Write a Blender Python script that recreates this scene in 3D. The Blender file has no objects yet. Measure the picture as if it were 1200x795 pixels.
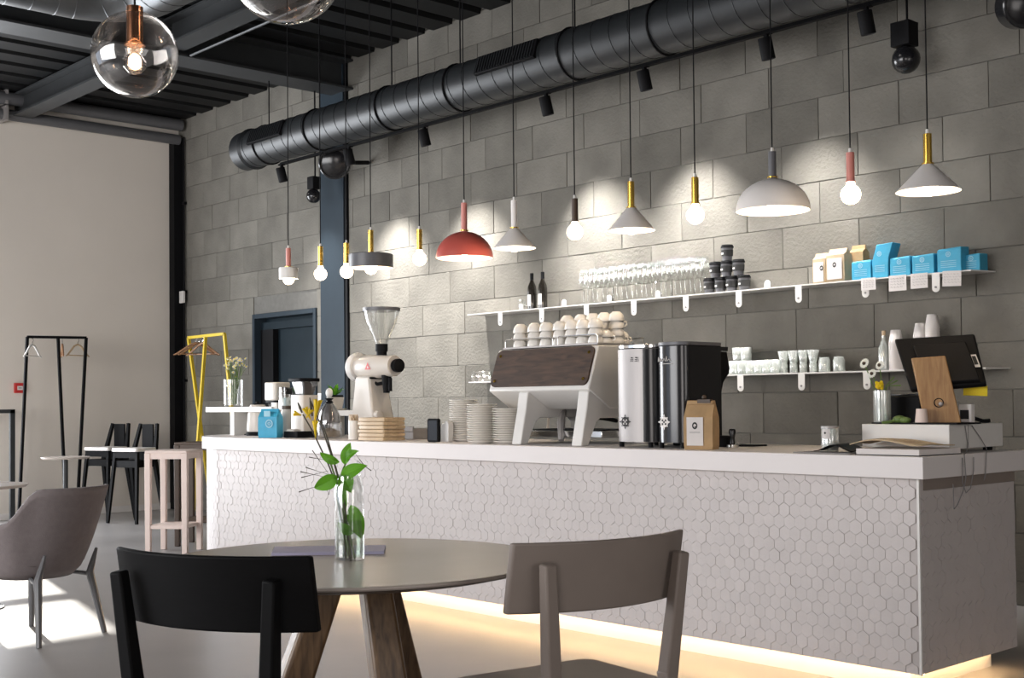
import bpy, bmesh, math, random
from math import sin, cos, pi, radians, sqrt, atan2
from mathutils import Vector, Matrix

# ------------------------------------------------------------------ camera
SC = bpy.context.scene
COL = SC.collection
EYE = Vector((0, 0, 1.22))
FPX, CX, CY = 1466.0, 600.0, 437.5
_yaw, _pit, _rol = radians(47.48), radians(1.34), radians(-0.54)
FW = Vector((-sin(_yaw) * cos(_pit), cos(_yaw) * cos(_pit), sin(_pit)))
_r = Vector((cos(_yaw), sin(_yaw), 0)); _u = _r.cross(FW)
RT = _r * cos(_rol) + _u * sin(_rol)
UP = _u * cos(_rol) - _r * sin(_rol)
cam = bpy.data.cameras.new('camera')
cam.sensor_width = 36; cam.lens = FPX / 1200 * 36; cam.shift_y = 40 / 1200; cam.clip_start = 0.05
camo = bpy.data.objects.new('camera', cam); COL.objects.link(camo)
M = Matrix((RT, UP, -FW)).transposed().to_4x4(); M.translation = EYE
camo.matrix_world = M
SC.camera = camo

def at(px, py, ax, v):
    """the point of the plane (axis ax = v) that the photograph shows at a pixel"""
    d = FW + RT * ((px - CX) / FPX) - UP * ((py - CY) / FPX)
    return EYE + d * ((v - EYE[ax]) / d[ax])
def aX(px, py, v): return at(px, py, 0, v)
def aY(px, py, v): return at(px, py, 1, v)
def aZ(px, py, v): return at(px, py, 2, v)
def depth(p): return (Vector(p) - EYE).dot(FW)
def aD(px, py, d):
    return EYE + (FW + RT * ((px - CX) / FPX) - UP * ((py - CY) / FPX)) * d

# ------------------------------------------------------------------ world, exposure, lights
SC.view_settings.view_transform = 'Standard'
SC.view_settings.look = 'None'
SC.view_settings.gamma = 1
SC.view_settings.use_curve_mapping = False
SC.view_settings.exposure = 0.0
SC.cycles.caustics_reflective = False
SC.cycles.caustics_refractive = False
SC.cycles.max_bounces = 10
SC.cycles.transparent_max_bounces = 24
SC.cycles.sample_clamp_indirect = 6

W = bpy.data.worlds.new('sky'); SC.world = W; W.use_nodes = True
_bg = W.node_tree.nodes['Background']
_bg.inputs['Color'].default_value = (0.78, 0.86, 1.0, 1); _bg.inputs['Strength'].default_value = 1.6

def light(name, kind, loc, to, energy, color=(1, 1, 1), **k):
    l = bpy.data.lights.new(name, kind); l.energy = energy; l.color = color
    for a, b in k.items(): setattr(l, a, b)
    o = bpy.data.objects.new(name, l); COL.objects.link(o); o.location = loc
    o.rotation_euler = (Vector(to) - Vector(loc)).to_track_quat('-Z', 'Y').to_euler()
    return o
SUN_E = radians(21.5)
light('sun', 'SUN', (-20, 4, 9), Vector((-20, 4, 9)) + Vector((.975 * cos(SUN_E), -.223 * cos(SUN_E), -sin(SUN_E))), 14.0, (1, .95, .87), angle=radians(.6))
# daylight through the glazing of the left wall and of the street front; then two added fills
light('window_daylight_left', 'AREA', (-13.55, 2.9, 1.7), (0, 2.9, 1.2), 470, (.93, .96, 1), shape='RECTANGLE', size=3.6, size_y=2.9)
light('window_daylight_front', 'AREA', (-6.6, -3.8, 2.2), (-11.0, 5, 1.6), 560, (1, .98, .97), shape='RECTANGLE', size=7, size_y=2.8)
light('fill_behind_camera', 'AREA', (1.8, -3.6, 1.5), (-1.2, 3, .7), 110, (1, .93, .90), shape='RECTANGLE', size=2.6, size_y=2.4)  # added fill for the foreground, no opening in the wall here
light('fill_right_side', 'AREA', (3.3, 2.2, 1.5), (-2, 4.8, .5), 75, (1, .95, .92), shape='RECTANGLE', size=3, size_y=2.4)  # added fill for the counter's side face, the right wall has no window

# ------------------------------------------------------------------ materials
def mat(name, col, rough=.5, metal=0, var=.06, scale=8., bump=0, bscale=None, spec=.5, coat=0, rand=0., emis=None, es=0, trans=0, stretch=None, ior=None, detail=4):
    m = bpy.data.materials.new(name); m.use_nodes = True
    nt = m.node_tree; N = nt.nodes; L = nt.links
    b = N['Principled BSDF']
    b.inputs['Roughness'].default_value = rough; b.inputs['Metallic'].default_value = metal
    b.inputs['Specular IOR Level'].default_value = spec
    b.inputs['Coat Weight'].default_value = coat
    b.inputs['Transmission Weight'].default_value = trans
    if ior: b.inputs['IOR'].default_value = ior
    c = (*col, 1)
    b.inputs['Base Color'].default_value = c
    tc = N.new('ShaderNodeTexCoord'); src = tc.outputs['Object']
    if stretch:
        mp = N.new('ShaderNodeMapping'); mp.inputs['Scale'].default_value = stretch
        L.new(src, mp.inputs['Vector']); src = mp.outputs['Vector']
    if rand:
        oi = N.new('ShaderNodeObjectInfo')
        ad = N.new('ShaderNodeVectorMath'); ad.operation = 'ADD'
        cb = N.new('ShaderNodeCombineXYZ'); mm = N.new('ShaderNodeMath'); mm.operation = 'MULTIPLY'; mm.inputs[1].default_value = 97
        L.new(oi.outputs['Random'], mm.inputs[0]); L.new(mm.outputs[0], cb.inputs[0]); L.new(mm.outputs[0], cb.inputs[2])
        L.new(src, ad.inputs[0]); L.new(cb.outputs[0], ad.inputs[1]); src = ad.outputs[0]
    nz = N.new('ShaderNodeTexNoise'); nz.inputs['Scale'].default_value = scale; nz.inputs['Detail'].default_value = detail
    L.new(src, nz.inputs['Vector'])
    if var or rand:
        mr = N.new('ShaderNodeMapRange'); mr.inputs['From Min'].default_value = .25; mr.inputs['From Max'].default_value = .75
        mr.inputs['To Min'].default_value = 1 - var; mr.inputs['To Max'].default_value = 1 + var
        L.new(nz.outputs['Fac'], mr.inputs['Value']); fac = mr.outputs[0]
        if rand:
            r2 = N.new('ShaderNodeMapRange'); r2.inputs['To Min'].default_value = 1 - rand; r2.inputs['To Max'].default_value = 1 + rand
            L.new(oi.outputs['Random'], r2.inputs['Value'])
            mu = N.new('ShaderNodeMath'); mu.operation = 'MULTIPLY'; L.new(fac, mu.inputs[0]); L.new(r2.outputs[0], mu.inputs[1]); fac = mu.outputs[0]
        vm = N.new('ShaderNodeVectorMath'); vm.operation = 'SCALE'; vm.inputs[0].default_value = col
        L.new(fac, vm.inputs['Scale']); L.new(vm.outputs[0], b.inputs['Base Color'])
    if bump:
        bp = N.new('ShaderNodeBump'); bp.inputs['Strength'].default_value = bump; bp.inputs['Distance'].default_value = .01
        n2 = N.new('ShaderNodeTexNoise'); n2.inputs['Scale'].default_value = bscale or scale * 6; n2.inputs['Detail'].default_value = 5
        L.new(src, n2.inputs['Vector']); L.new(n2.outputs['Fac'], bp.inputs['Height']); L.new(bp.outputs[0], b.inputs['Normal'])
    if emis:
        b.inputs['Emission Color'].default_value = (*emis, 1); b.inputs['Emission Strength'].default_value = es
    return m

def thin_glass(name, tint=(.96, .98, .97), gloss=.06, edge=.55, rough=.02, haze=0.):
    """thin clear glass: light passes straight, edges and grazing views reflect"""
    m = bpy.data.materials.new(name); m.use_nodes = True; nt = m.node_tree; N = nt.nodes; L = nt.links
    N.remove(N['Principled BSDF']); out = N['Material Output']
    t = N.new('ShaderNodeBsdfTransparent'); t.inputs[0].default_value = (*tint, 1)
    g = N.new('ShaderNodeBsdfGlossy'); g.inputs['Roughness'].default_value = rough; g.inputs[0].default_value = (1, 1, 1, 1)
    lw = N.new('ShaderNodeLayerWeight'); lw.inputs['Blend'].default_value = .35
    mr = N.new('ShaderNodeMapRange'); mr.inputs['To Min'].default_value = gloss; mr.inputs['To Max'].default_value = edge
    L.new(lw.outputs['Facing'], mr.inputs['Value'])
    mx = N.new('ShaderNodeMixShader'); L.new(mr.outputs[0], mx.inputs[0]); L.new(t.outputs[0], mx.inputs[1]); L.new(g.outputs[0], mx.inputs[2])
    res = mx.outputs[0]
    if haze:
        d = N.new('ShaderNodeBsdfDiffuse'); d.inputs[0].default_value = (.9, .93, .9, 1)
        nz = N.new('ShaderNodeTexNoise'); nz.inputs['Scale'].default_value = 120
        m2 = N.new('ShaderNodeMath'); m2.operation = 'MULTIPLY'; m2.inputs[1].default_value = haze * 2; L.new(nz.outputs['Fac'], m2.inputs[0])
        mx2 = N.new('ShaderNodeMixShader'); L.new(m2.outputs[0], mx2.inputs[0]); L.new(res, mx2.inputs[1]); L.new(d.outputs[0], mx2.inputs[2]); res = mx2.outputs[0]
    L.new(res, out.inputs[0])
    return m

def emit(name, col, s):
    m = bpy.data.materials.new(name); m.use_nodes = True; nt = m.node_tree
    nt.nodes.remove(nt.nodes['Principled BSDF']); e = nt.nodes.new('ShaderNodeEmission')
    e.inputs[0].default_value = (*col, 1); e.inputs[1].default_value = s
    nt.links.new(e.outputs[0], nt.nodes['Material Output'].inputs[0]); return m

def wood(name, c1, c2, scale=(1, 12, 12), rough=.45, coat=0.):
    m = mat(name, c1, rough, var=0, coat=coat); nt = m.node_tree; N = nt.nodes; L = nt.links; b = N['Principled BSDF']
    tc = N.new('ShaderNodeTexCoord'); mp = N.new('ShaderNodeMapping'); mp.inputs['Scale'].default_value = scale
    n = N.new('ShaderNodeTexNoise'); n.inputs['Scale'].default_value = 6; n.inputs['Detail'].default_value = 8; n.inputs['Distortion'].default_value = .6
    cr = N.new('ShaderNodeValToRGB'); cr.color_ramp.elements[0].position = .32; cr.color_ramp.elements[1].position = .68
    cr.color_ramp.elements[0].color = (*c1, 1); cr.color_ramp.elements[1].color = (*c2, 1)
    L.new(tc.outputs['Object'], mp.inputs[0]); L.new(mp.outputs[0], n.inputs['Vector']); L.new(n.outputs['Fac'], cr.inputs[0]); L.new(cr.outputs[0], b.inputs['Base Color'])
    return m

def leafy(name, col):
    m = bpy.data.materials.new(name); m.use_nodes = True; nt = m.node_tree; N = nt.nodes; L = nt.links
    p = N['Principled BSDF']; p.inputs['Roughness'].default_value = .4
    nz = N.new('ShaderNodeTexNoise'); nz.inputs['Scale'].default_value = 40
    mr = N.new('ShaderNodeMapRange'); mr.inputs['To Min'].default_value = .75; mr.inputs['To Max'].default_value = 1.2
    vm = N.new('ShaderNodeVectorMath'); vm.operation = 'SCALE'; vm.inputs[0].default_value = col
    L.new(nz.outputs['Fac'], mr.inputs['Value']); L.new(mr.outputs[0], vm.inputs['Scale']); L.new(vm.outputs[0], p.inputs['Base Color'])
    t = N.new('ShaderNodeBsdfTranslucent'); L.new(vm.outputs[0], t.inputs[0])
    mx = N.new('ShaderNodeMixShader'); mx.inputs[0].default_value = .45
    L.new(p.outputs[0], mx.inputs[1]); L.new(t.outputs[0], mx.inputs[2]); L.new(mx.outputs[0], N['Material Output'].inputs[0])
    return m
MT = dict(
    block=mat('concrete_block', (.166, .157, .137), .9, var=.24, scale=2.6, bump=.6, bscale=45, rand=.17, spec=.2, detail=7),
    mortar=mat('mortar', (.150, .145, .132), .95, var=.1, scale=20),
    plaster=mat('cream_plaster', (.74, .68, .61), .85, var=.03, scale=1.5, bump=.05, bscale=40),
    plaster2=mat('interior_plaster', (.5, .48, .46), .85, var=.03, scale=1.5),
    floor=mat('polished_concrete', (.30, .285, .28), .32, var=.13, scale=1.3, bump=.03, bscale=14, detail=8),
    deck=mat('black_deck_paint', (.006, .0064, .007), .55, var=.1, scale=6, spec=.22),
    beam=mat('dark_beam_paint', (.034, .036, .038), .5, var=.12, scale=5, spec=.3),
    duct=mat('black_spiral_duct', (.018, .020, .022), .42, metal=.2, var=.1, scale=6),
    silver_duct=mat('galvanised_duct', (.10, .105, .11), .38, metal=.8, var=.12, scale=8),
    tile=mat('white_hexagon_tile', (.56, .515, .50), .5, var=.04, scale=8, rand=.03, bump=.12, bscale=90),
    grout=mat('tile_grout', (.54, .50, .485), .8, var=.05),
    top=mat('white_worktop', (.76, .715, .70), .55, var=.02, scale=4),
    black=mat('matt_black', (.006, .006, .007), .6, var=.1, spec=.12),
    blackg=mat('gloss_black', (.012, .012, .014), .18, var=.05),
    blackw=mat('black_stained_wood', (.005, .005, .0055), .6, spec=.10, var=.15, scale=20, stretch=(1, 8, 8)),
    steelblue=mat('blue_grey_steel', (.026, .038, .050), .6, var=.06, spec=.15),
    doorblue=mat('dark_blue_door', (.012, .021, .028), .6, var=.06, spec=.12),
    white=mat('white_paint', (.72, .70, .67), .45, var=.02),
    ceramic=mat('white_ceramic', (.84, .80, .74), .25, var=.02),
    cream=mat('cream_enamel', (.68, .63, .57), .35, var=.02),
    pinkpl=mat('pale_pink_paint', (.74, .61, .55), .5, var=.03),
    chrome=mat('chrome', (.7, .7, .7), .12, metal=1, var=.02),
    steel=mat('brushed_steel', (.42, .395, .385), .55, metal=.6, var=.05, scale=30, stretch=(1, 1, .05)),
    brass=mat('polished_brass', (.78, .50, .10), .2, metal=1, var=.03),
    copper=mat('polished_copper', (.95, .48, .28), .15, metal=1, var=.03),
    coral=mat('coral_paint', (.62, .22, .18), .4, var=.03),
    coralred=mat('coral_red_enamel', (.50, .10, .08), .3, var=.03),
    lampgrey=mat('light_grey_enamel', (.80, .76, .73), .4, var=.02),
    darkgrey=mat('dark_grey_enamel', (.10, .10, .11), .4, var=.03),
    inner=mat('white_lamp_lining', (.85, .80, .72), .6, var=.01),
    yellow=mat('yellow_enamel', (.56, .40, .02), .45, var=.04),
    taupe=mat('taupe_lacquer', (.24, .20, .175), .5, spec=.35, var=.04),
    shell=mat('taupe_felt_shell', (.17, .145, .145), .85, var=.08, scale=40, bump=.15, bscale=150),
    shellleg=mat('grey_lacquered_leg', (.10, .10, .105), .35, var=.05),
    tabletop=mat('taupe_table_laminate', (.44, .385, .345), .27, var=.04, scale=3),
    kraft=mat('kraft_paper', (.40, .26, .13), .8, var=.12, scale=15, bump=.4, bscale=25),
    kraftl=mat('pale_kraft_paper', (.52, .40, .26), .8, var=.08, scale=15, bump=.3, bscale=25),
    paper=mat('white_paper', (.70, .66, .64), .8, var=.03),
    ink=mat('black_ink', (.02, .02, .02), .7, var=0),
    inkgrey=mat('grey_ink', (.25, .24, .24), .7, var=0),
    blue=mat('sky_blue_paper', (.045, .36, .56), .55, var=.08, scale=20, bump=.2, bscale=30),
    bluel=mat('pale_blue_print', (.35, .62, .74), .6, var=.03),
    bottle=mat('dark_bottle_glass', (.012, .010, .008), .08, var=.02, coat=.5),
    green=leafy('leaf_green', (.16, .45, .03)),
    stem=mat('green_stem', (.10, .17, .04), .5, var=.2, scale=30),
    darkstem=mat('brown_stem', (.06, .05, .03), .5, var=.2, scale=30),
    petal=leafy('yellow_petal', (1.0, .82, .04)),
    wpetal=mat('white_petal', (.80, .80, .72), .6, var=.05),
    water=thin_glass('water', (.82, .87, .84), .05, .35),
    glass=thin_glass('clear_glass', (.99, .995, .99), .07, .5),
    globe=thin_glass('globe_glass', (.86, .83, .81), .05, .6),
    ribbed=thin_glass('ribbed_glass', (.9, .93, .9), .2, .85, .12, haze=.28),
    smoke=thin_glass('smoked_hopper_plastic', (.78, .78, .78), .08, .6),
    amberl=mat('dark_walnut', (.06, .035, .02), .5, var=.1),
    red=mat('red_plastic', (.55, .03, .03), .35, var=.02),
    screenback=mat('black_plastic', (.005, .005, .006), .65, var=.05, spec=.15),
    bulb=emit('warm_bulb', (1, .80, .58), 9),
    bulbc=emit('clear_lamp_glow', (1, .76, .5), 18),
    led=emit('led_strip', (1, .66, .33), 26),
    spotglow=emit('spot_reflector', (1, .95, .88), 8),
    wooddark=wood('smoked_oak', (.045, .025, .014), (.12, .068, .036), (3, .6, 10)),
    woodpanel=wood('walnut_panel', (.028, .014, .008), (.080, .042, .024), (1.2, 6, 8), .6),
    woodleg=wood('oiled_walnut_leg', (.075, .042, .02), (.20, .12, .06), (10, 10, 1.0), .4),
    woodpale=wood('pale_beech', (.48, .34, .20), (.62, .47, .30), (2, 10, 14)),
    woodhanger=wood('brown_hanger_wood', (.24, .12, .06), (.36, .2, .11), (4, 4, 4)),
    woodboard=wood('honey_oak_board', (.30, .15, .055), (.44, .25, .10), (10, 10, 1.2)),
)

# ------------------------------------------------------------------ shape helpers
class B:
    def __init__(s): s.b = bmesh.new()
    def faces(s, vs, fs):
        v = [s.b.verts.new(p) for p in vs]
        for f in fs:
            try: s.b.faces.new([v[i] for i in f])
            except ValueError: pass
        return s
    def box(s, x0, x1, y0, y1, z0, z1):
        return s.faces([(x0,y0,z0),(x1,y0,z0),(x1,y1,z0),(x0,y1,z0),(x0,y0,z1),(x1,y0,z1),(x1,y1,z1),(x0,y1,z1)],
                       [(0,3,2,1),(4,5,6,7),(0,1,5,4),(1,2,6,5),(2,3,7,6),(3,0,4,7)])
    def cbox(s, c, sz, R=None):
        hx, hy, hz = [k / 2 for k in sz]; c = Vector(c)
        P = [Vector(p) for p in [(-hx,-hy,-hz),(hx,-hy,-hz),(hx,hy,-hz),(-hx,hy,-hz),(-hx,-hy,hz),(hx,-hy,hz),(hx,hy,hz),(-hx,hy,hz)]]
        if R is not None: P = [R @ p for p in P]
        return s.faces([c + p for p in P], [(0,3,2,1),(4,5,6,7),(0,1,5,4),(1,2,6,5),(2,3,7,6),(3,0,4,7)])
    def bar(s, p0, p1, w0, d0, w1=None, d1=None, side=(1, 0, 0)):
        """square bar from p0 to p1, tapering"""
        w1 = w0 if w1 is None else w1; d1 = d0 if d1 is None else d1
        p0, p1 = Vector(p0), Vector(p1); a = (p1 - p0).normalized(); x = Vector(side); x = (x - a * x.dot(a)).normalized(); y = a.cross(x)
        vs = []
        for p, w, d in ((p0, w0, d0), (p1, w1, d1)):
            for i, j in ((-1,-1),(1,-1),(1,1),(-1,1)): vs.append(p + x * i * w / 2 + y * j * d / 2)
        return s.faces(vs, [(3,2,1,0),(4,5,6,7),(0,1,5,4),(1,2,6,5),(2,3,7,6),(3,0,4,7)])
    def tube(s, pts, r, n=8, caps=True):
        pts = [Vector(p) for p in pts]; rs = r if isinstance(r, (list, tuple)) else [r] * len(pts)
        rings = []; prev = None
        for i, p in enumerate(pts):
            a = ((pts[min(i + 1, len(pts) - 1)] - pts[max(i - 1, 0)])).normalized()
            if prev is None:
                x = Vector((0, 0, 1)) if abs(a.z) < .9 else Vector((1, 0, 0))
            else: x = prev
            x = (x - a * x.dot(a)).normalized(); prev = x; y = a.cross(x)
            rings.append([s.b.verts.new(p + (x * cos(2 * pi * k / n) + y * sin(2 * pi * k / n)) * rs[i]) for k in range(n)])
        for i in range(len(rings) - 1):
            for k in range(n):
                s.b.faces.new((rings[i][k], rings[i][(k + 1) % n], rings[i + 1][(k + 1) % n], rings[i + 1][k]))
        if caps:
            s.b.faces.new(rings[0][::-1]); s.b.faces.new(rings[-1])
        return s
    def lathe(s, prof, n=20, c=(0, 0, 0), ax='Z'):
        c = Vector(c); rings = []
        for r, z in prof:
            if r < 1e-6:
                p = Vector((0, 0, z)); rings.append([s._v(c, p, ax)])
            else: rings.append([s._v(c, Vector((r * cos(2 * pi * k / n), r * sin(2 * pi * k / n), z)), ax) for k in range(n)])
        for a, b in zip(rings, rings[1:]):
            for k in range(n):
                k2 = (k + 1) % n
                if len(a) == 1 and len(b) == 1: continue
                if len(a) == 1: s.b.faces.new((a[0], b[k2], b[k]))
                elif len(b) == 1: s.b.faces.new((a[k], a[k2], b[0]))
                else: s.b.faces.new((a[k], a[k2], b[k2], b[k]))
        return s
    def _v(s, c, p, ax):
        if ax == 'X': p = Vector((p.z, p.x, p.y))
        elif ax == 'Y': p = Vector((p.x, p.z, -p.y))
        return s.b.verts.new(c + p)
    def cyl(s, c, r, z0, z1, n=20, r1=None, ax='Z'):
        r1 = r if r1 is None else r1
        return s.lathe([(0, z0), (r, z0), (r1, z1), (0, z1)], n, c, ax)
    def sphere(s, c, r, n=16, m=10, sz=1):
        return s.lathe([(r * sin(pi * i / m), -r * cos(pi * i / m) * sz) for i in range(m + 1)], n, c)
    def prism(s, poly, ax, a, b):
        """2D outline pushed from a to b along ax; outline axes are the other two in order"""
        def P(u, v, w): return {'X': (w, u, v), 'Y': (u, w, v), 'Z': (u, v, w)}[ax]
        n = len(poly); vs = [P(u, v, a) for u, v in poly] + [P(u, v, b) for u, v in poly]
        return s.faces(vs, [tuple(range(n))[::-1], tuple(range(n, 2 * n))] + [(i, (i + 1) % n, (i + 1) % n + n, i + n) for i in range(n)])
    def grid(s, f, nu, nv, closed=False):
        V = [[s.b.verts.new(f(i / nu, j / nv)) for j in range(nv + 1)] for i in range(nu if closed else nu + 1)]
        for i in range(nu):
            i2 = (i + 1) % len(V) if closed else i + 1
            for j in range(nv): s.b.faces.new((V[i][j], V[i2][j], V[i2][j + 1], V[i][j + 1]))
        return s

def mk(name, b, m, parent=None, smooth=True, bevel=0, solid=0, loc=None, rot=None, sub=0, seg=2, ang=35):
    me = bpy.data.meshes.new(name)
    bmesh.ops.recalc_face_normals(b.b, faces=b.b.faces)
    b.b.to_mesh(me); b.b.free()
    for mm in (m if isinstance(m, (list, tuple)) else [m]): me.materials.append(MT[mm] if isinstance(mm, str) else mm)
    if smooth:
        for p in me.polygons: p.use_smooth = True
        me.set_sharp_from_angle(angle=radians(ang))
    o = bpy.data.objects.new(name, me); COL.objects.link(o)
    if parent is not None: o.parent = parent
    if loc is not None: o.location = loc
    if rot is not None: o.rotation_euler = rot
    if solid:
        q = o.modifiers.new('thickness', 'SOLIDIFY'); q.thickness = solid; q.offset = 0
    if sub:
        q = o.modifiers.new('smooth', 'SUBSURF'); q.levels = q.render_levels = sub
    if bevel:
        q = o.modifiers.new('bevel', 'BEVEL'); q.width = bevel; q.segments = seg; q.limit_method = 'ANGLE'; q.angle_limit = radians(35)
    return o

def tag(o, label, cat, group=None, kind=None):
    o['label'] = label; o['category'] = cat
    if group: o['group'] = group
    if kind: o['kind'] = kind
    return o
def thing(name, label, cat, loc=(0, 0, 0), rz=0, group=None):
    o = bpy.data.objects.new(name, None); COL.objects.link(o); o.location = loc; o.rotation_euler = (0, 0, rz); o.empty_display_size = .1
    return tag(o, label, cat, group)
def struct(o):
    o['kind'] = 'structure'; return o
KIDS = {}
def dup(o, loc=None, rz=None, label=None, group=None, scale=None, parent=None):
    c = o.copy(); COL.objects.link(c)
    if parent is not None: c.parent = parent
    if loc is not None: c.location = loc
    if rz is not None: c.rotation_euler = (0, 0, rz)
    if scale is not None: c.scale = scale
    if label: c['label'] = label
    if group: c['group'] = group
    if o.name not in KIDS: KIDS[o.name] = list(o.children)
    for ch in KIDS[o.name]: dup(ch, parent=c)
    return c
def rim(poly_r, n=24): return [(poly_r * cos(2 * pi * k / n), poly_r * sin(2 * pi * k / n)) for k in range(n)]
def rrect(x0, x1, y0, y1, r, n=4):
    P = []
    for cx, cy, a in ((x1 - r, y0 + r, -90), (x1 - r, y1 - r, 0), (x0 + r, y1 - r, 90), (x0 + r, y0 + r, 180)):
        for k in range(n + 1):
            t = radians(a + 90 * k / n); P.append((cx + r * cos(t), cy + r * sin(t)))
    return P
ORD = ['first', 'second', 'third', 'fourth', 'fifth', 'sixth', 'seventh', 'eighth', 'ninth', 'tenth', 'eleventh', 'twelfth', 'thirteenth', 'fourteenth', 'fifteenth', 'sixteenth', 'seventeenth', 'eighteenth', 'nineteenth', 'twentieth']
random.seed(7)
# ================================================================== the setting
XL, YW, ZC = -13.69, 7.156, 4.62      # left wall, block wall, ceiling deck
XR, YF = 3.6, -4.0
struct(mk('floor', B().box(XL - .3, XR, YF, YW + .2, -.15, 0), 'floor', smooth=False))

# back wall: mortar core with an opening for the door, blocks proud of it
DX0, DX1, DZ = -11.98, -10.74, 2.205
CX0, CX1 = -10.64, -10.17
core = B()
core.box(XL, DX0, YW + .010, YW + .2, 0, ZC + .3); core.box(DX1, XR, YW + .010, YW + .2, 0, ZC + .3)
core.box(DX0, DX1, YW + .010, YW + .2, DZ, ZC + .3)
wall = struct(mk('wall_back', core, 'mortar', smooth=False))
RH, BL, G = .2815, .595, .004
shared = {}
rest = B()
indiv = 0
def block_mesh(w, h):
    key = (round(w, 3), round(h, 3))
    if key not in shared:
        b = B(); d, e = .016, .002
        b.faces([(-w/2,d,-h/2),(w/2,d,-h/2),(w/2,d,h/2),(-w/2,d,h/2),(-w/2,e,-h/2),(w/2,e,-h/2),(w/2,e,h/2),(-w/2,e,h/2),
                 (-w/2+e,0,-h/2+e),(w/2-e,0,-h/2+e),(w/2-e,0,h/2-e),(-w/2+e,0,h/2-e)],
                [(0,1,5,4),(1,2,6,5),(2,3,7,6),(3,0,4,7),(4,5,9,8),(5,6,10,9),(6,7,11,10),(7,4,8,11),(8,9,10,11)])
        me = bpy.data.meshes.new('concrete_block'); bmesh.ops.recalc_face_normals(b.b, faces=b.b.faces); b.b.to_mesh(me); b.b.free(); me.materials.append(MT['block']); shared[key] = me
    return shared[key]
z0 = 1.27 - 5 * RH
for r in range(18):
    za = z0 + r * RH; zb = za + RH
    za = max(za, 0.002)
    if zb <= 0 or za >= ZC + .1: continue
    off = (.0 if r % 2 else .30) + random.choice((0, 0, .1, -.1, .18))
    x = XL + .02 - off
    while x < XR:
        xa, xb = x + G / 2, x + BL - G / 2
        x += BL * (1 if random.random() < .9 else .75) if False else BL
        segs = [(max(xa, XL + .02), min(xb, XR))]
        holes = [(CX0, CX1)]
        if za < DZ - .02: holes.append((DX0 - .0, DX1 + .0))
        for ha, hb in holes:
            ns = []
            for a, b_ in segs:
                if b_ <= ha or a >= hb: ns.append((a, b_))
                else:
                    if a < ha - .02: ns.append((a, ha))
                    if b_ > hb + .02: ns.append((hb, b_))
            segs = ns
        for a, b_ in segs:
            w = b_ - a
            if w < .03: continue
            hh = zb - G / 2 - (za + G / 2)
            zt_ = za + G/2
            if za < DZ < zb and a >= DX0 - .3 and False: pass
            mid = (a + b_) / 2; zc = (za + zb) / 2
            dy = random.uniform(-.0018, .0018)
            visible = (mid < -2.6) and not (zb < 1.0 and mid > -9.3 and mid < -4.2) and indiv < 298
            if visible:
                o = bpy.data.objects.new('concrete_block', block_mesh(w, hh)); COL.objects.link(o); o.parent = wall
                o.location = (mid, YW + dy, zc); indiv += 1
            else:
                rest.box(a, b_, YW + dy, YW + .016, za + G / 2, zb - G / 2)
o = mk('concrete_block', rest, 'block', wall, smooth=False); o['kind'] = 'stuff'

# door in the back wall: steel frame, dark blue leaf set back
fr = B(); t = .05
fr.box(DX0, DX0 + t, YW - .02, YW + .16, 0, DZ); fr.box(DX1 - t, DX1, YW - .02, YW + .16, 0, DZ); fr.box(DX0 + t, DX1 - t, YW - .02, YW + .16, DZ - t, DZ)
door = struct(mk('door_1', B().box(DX0 + t, DX1 - t, YW + .13, YW + .17, .01, DZ - t), 'doorblue', smooth=False))
mk('door_frame', fr, 'steelblue', door, bevel=.004)
mk('door_lintel', B().box(DX0 + t, DX1 - t, YW + .07, YW + .13, DZ - t - .12, DZ - t - .04), 'doorblue', door)
mk('door_jamb', B().box(DX0 + t, DX0 + .3, YW + .06, YW + .13, .01, DZ - t - .12), 'screenback', door)

# blue grey steel column let into the wall, black strip painted as the shadow joint beside it
colm = struct(mk('steel_column', B().box(CX0 + .01, CX1 - .05, YW - .03, YW + .1, 0, ZC), 'steelblue', smooth=False))
mk('shadow_joint', B().box(CX1 - .05, CX1 - .005, YW - .02, YW + .1, 0, ZC), 'black', colm)

# left wall with the glazing that lets the sun in (left of the picture)
lw = B(); WY0, WY1, WZ = .9, 4.78, 3.05
lw.box(XL - .25, XL, WY1, YW + .2, 0, ZC + .3); lw.box(XL - .25, XL, YF, WY0, 0, ZC + .3); lw.box(XL - .25, XL, WY0, WY1, WZ, ZC + .3)
struct(mk('wall_left', lw, 'plaster', smooth=False))
wf = B()
for y in (WY0 + .03, 2.84, WY1 - .03): wf.box(XL - .2, XL - .12, y - .03, y + .03, 0, WZ)
wf.box(XL - .2, XL - .12, WY0, WY1, 2.36, 2.46); wf.box(XL - .2, XL - .12, WY0, WY1, 0, .06); wf.box(XL - .2, XL - .12, WY0, WY1, WZ - .05, WZ)
w1 = struct(mk('window_1', wf, 'black', smooth=False))
mk('pane', B().box(XL - .165, XL - .155, WY0, WY1, .05, WZ), 'glass', w1, smooth=False)
struct(mk('baseboard_left', B().box(XL, XL + .015, WY1, YW - .02, 0, .07), 'lampgrey', smooth=False))
# dark steel corner post and conduit
struct(mk('trim_1', B().box(XL + .005, XL + .13, YW - .12, YW - .005, 0, 4.40), 'screenback', smooth=False))
cd = struct(mk('trim_2', B().tube([(XL + .20, YW - .03, .75), (XL + .20, YW - .03, 4.4)], .012), 'black'))
for z in (1.5, 2.55, 3.6): mk('pipe_clip', B().box(XL + .175, XL + .225, YW - .045, YW - .005, z, z + .03), 'black', cd)
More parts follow.
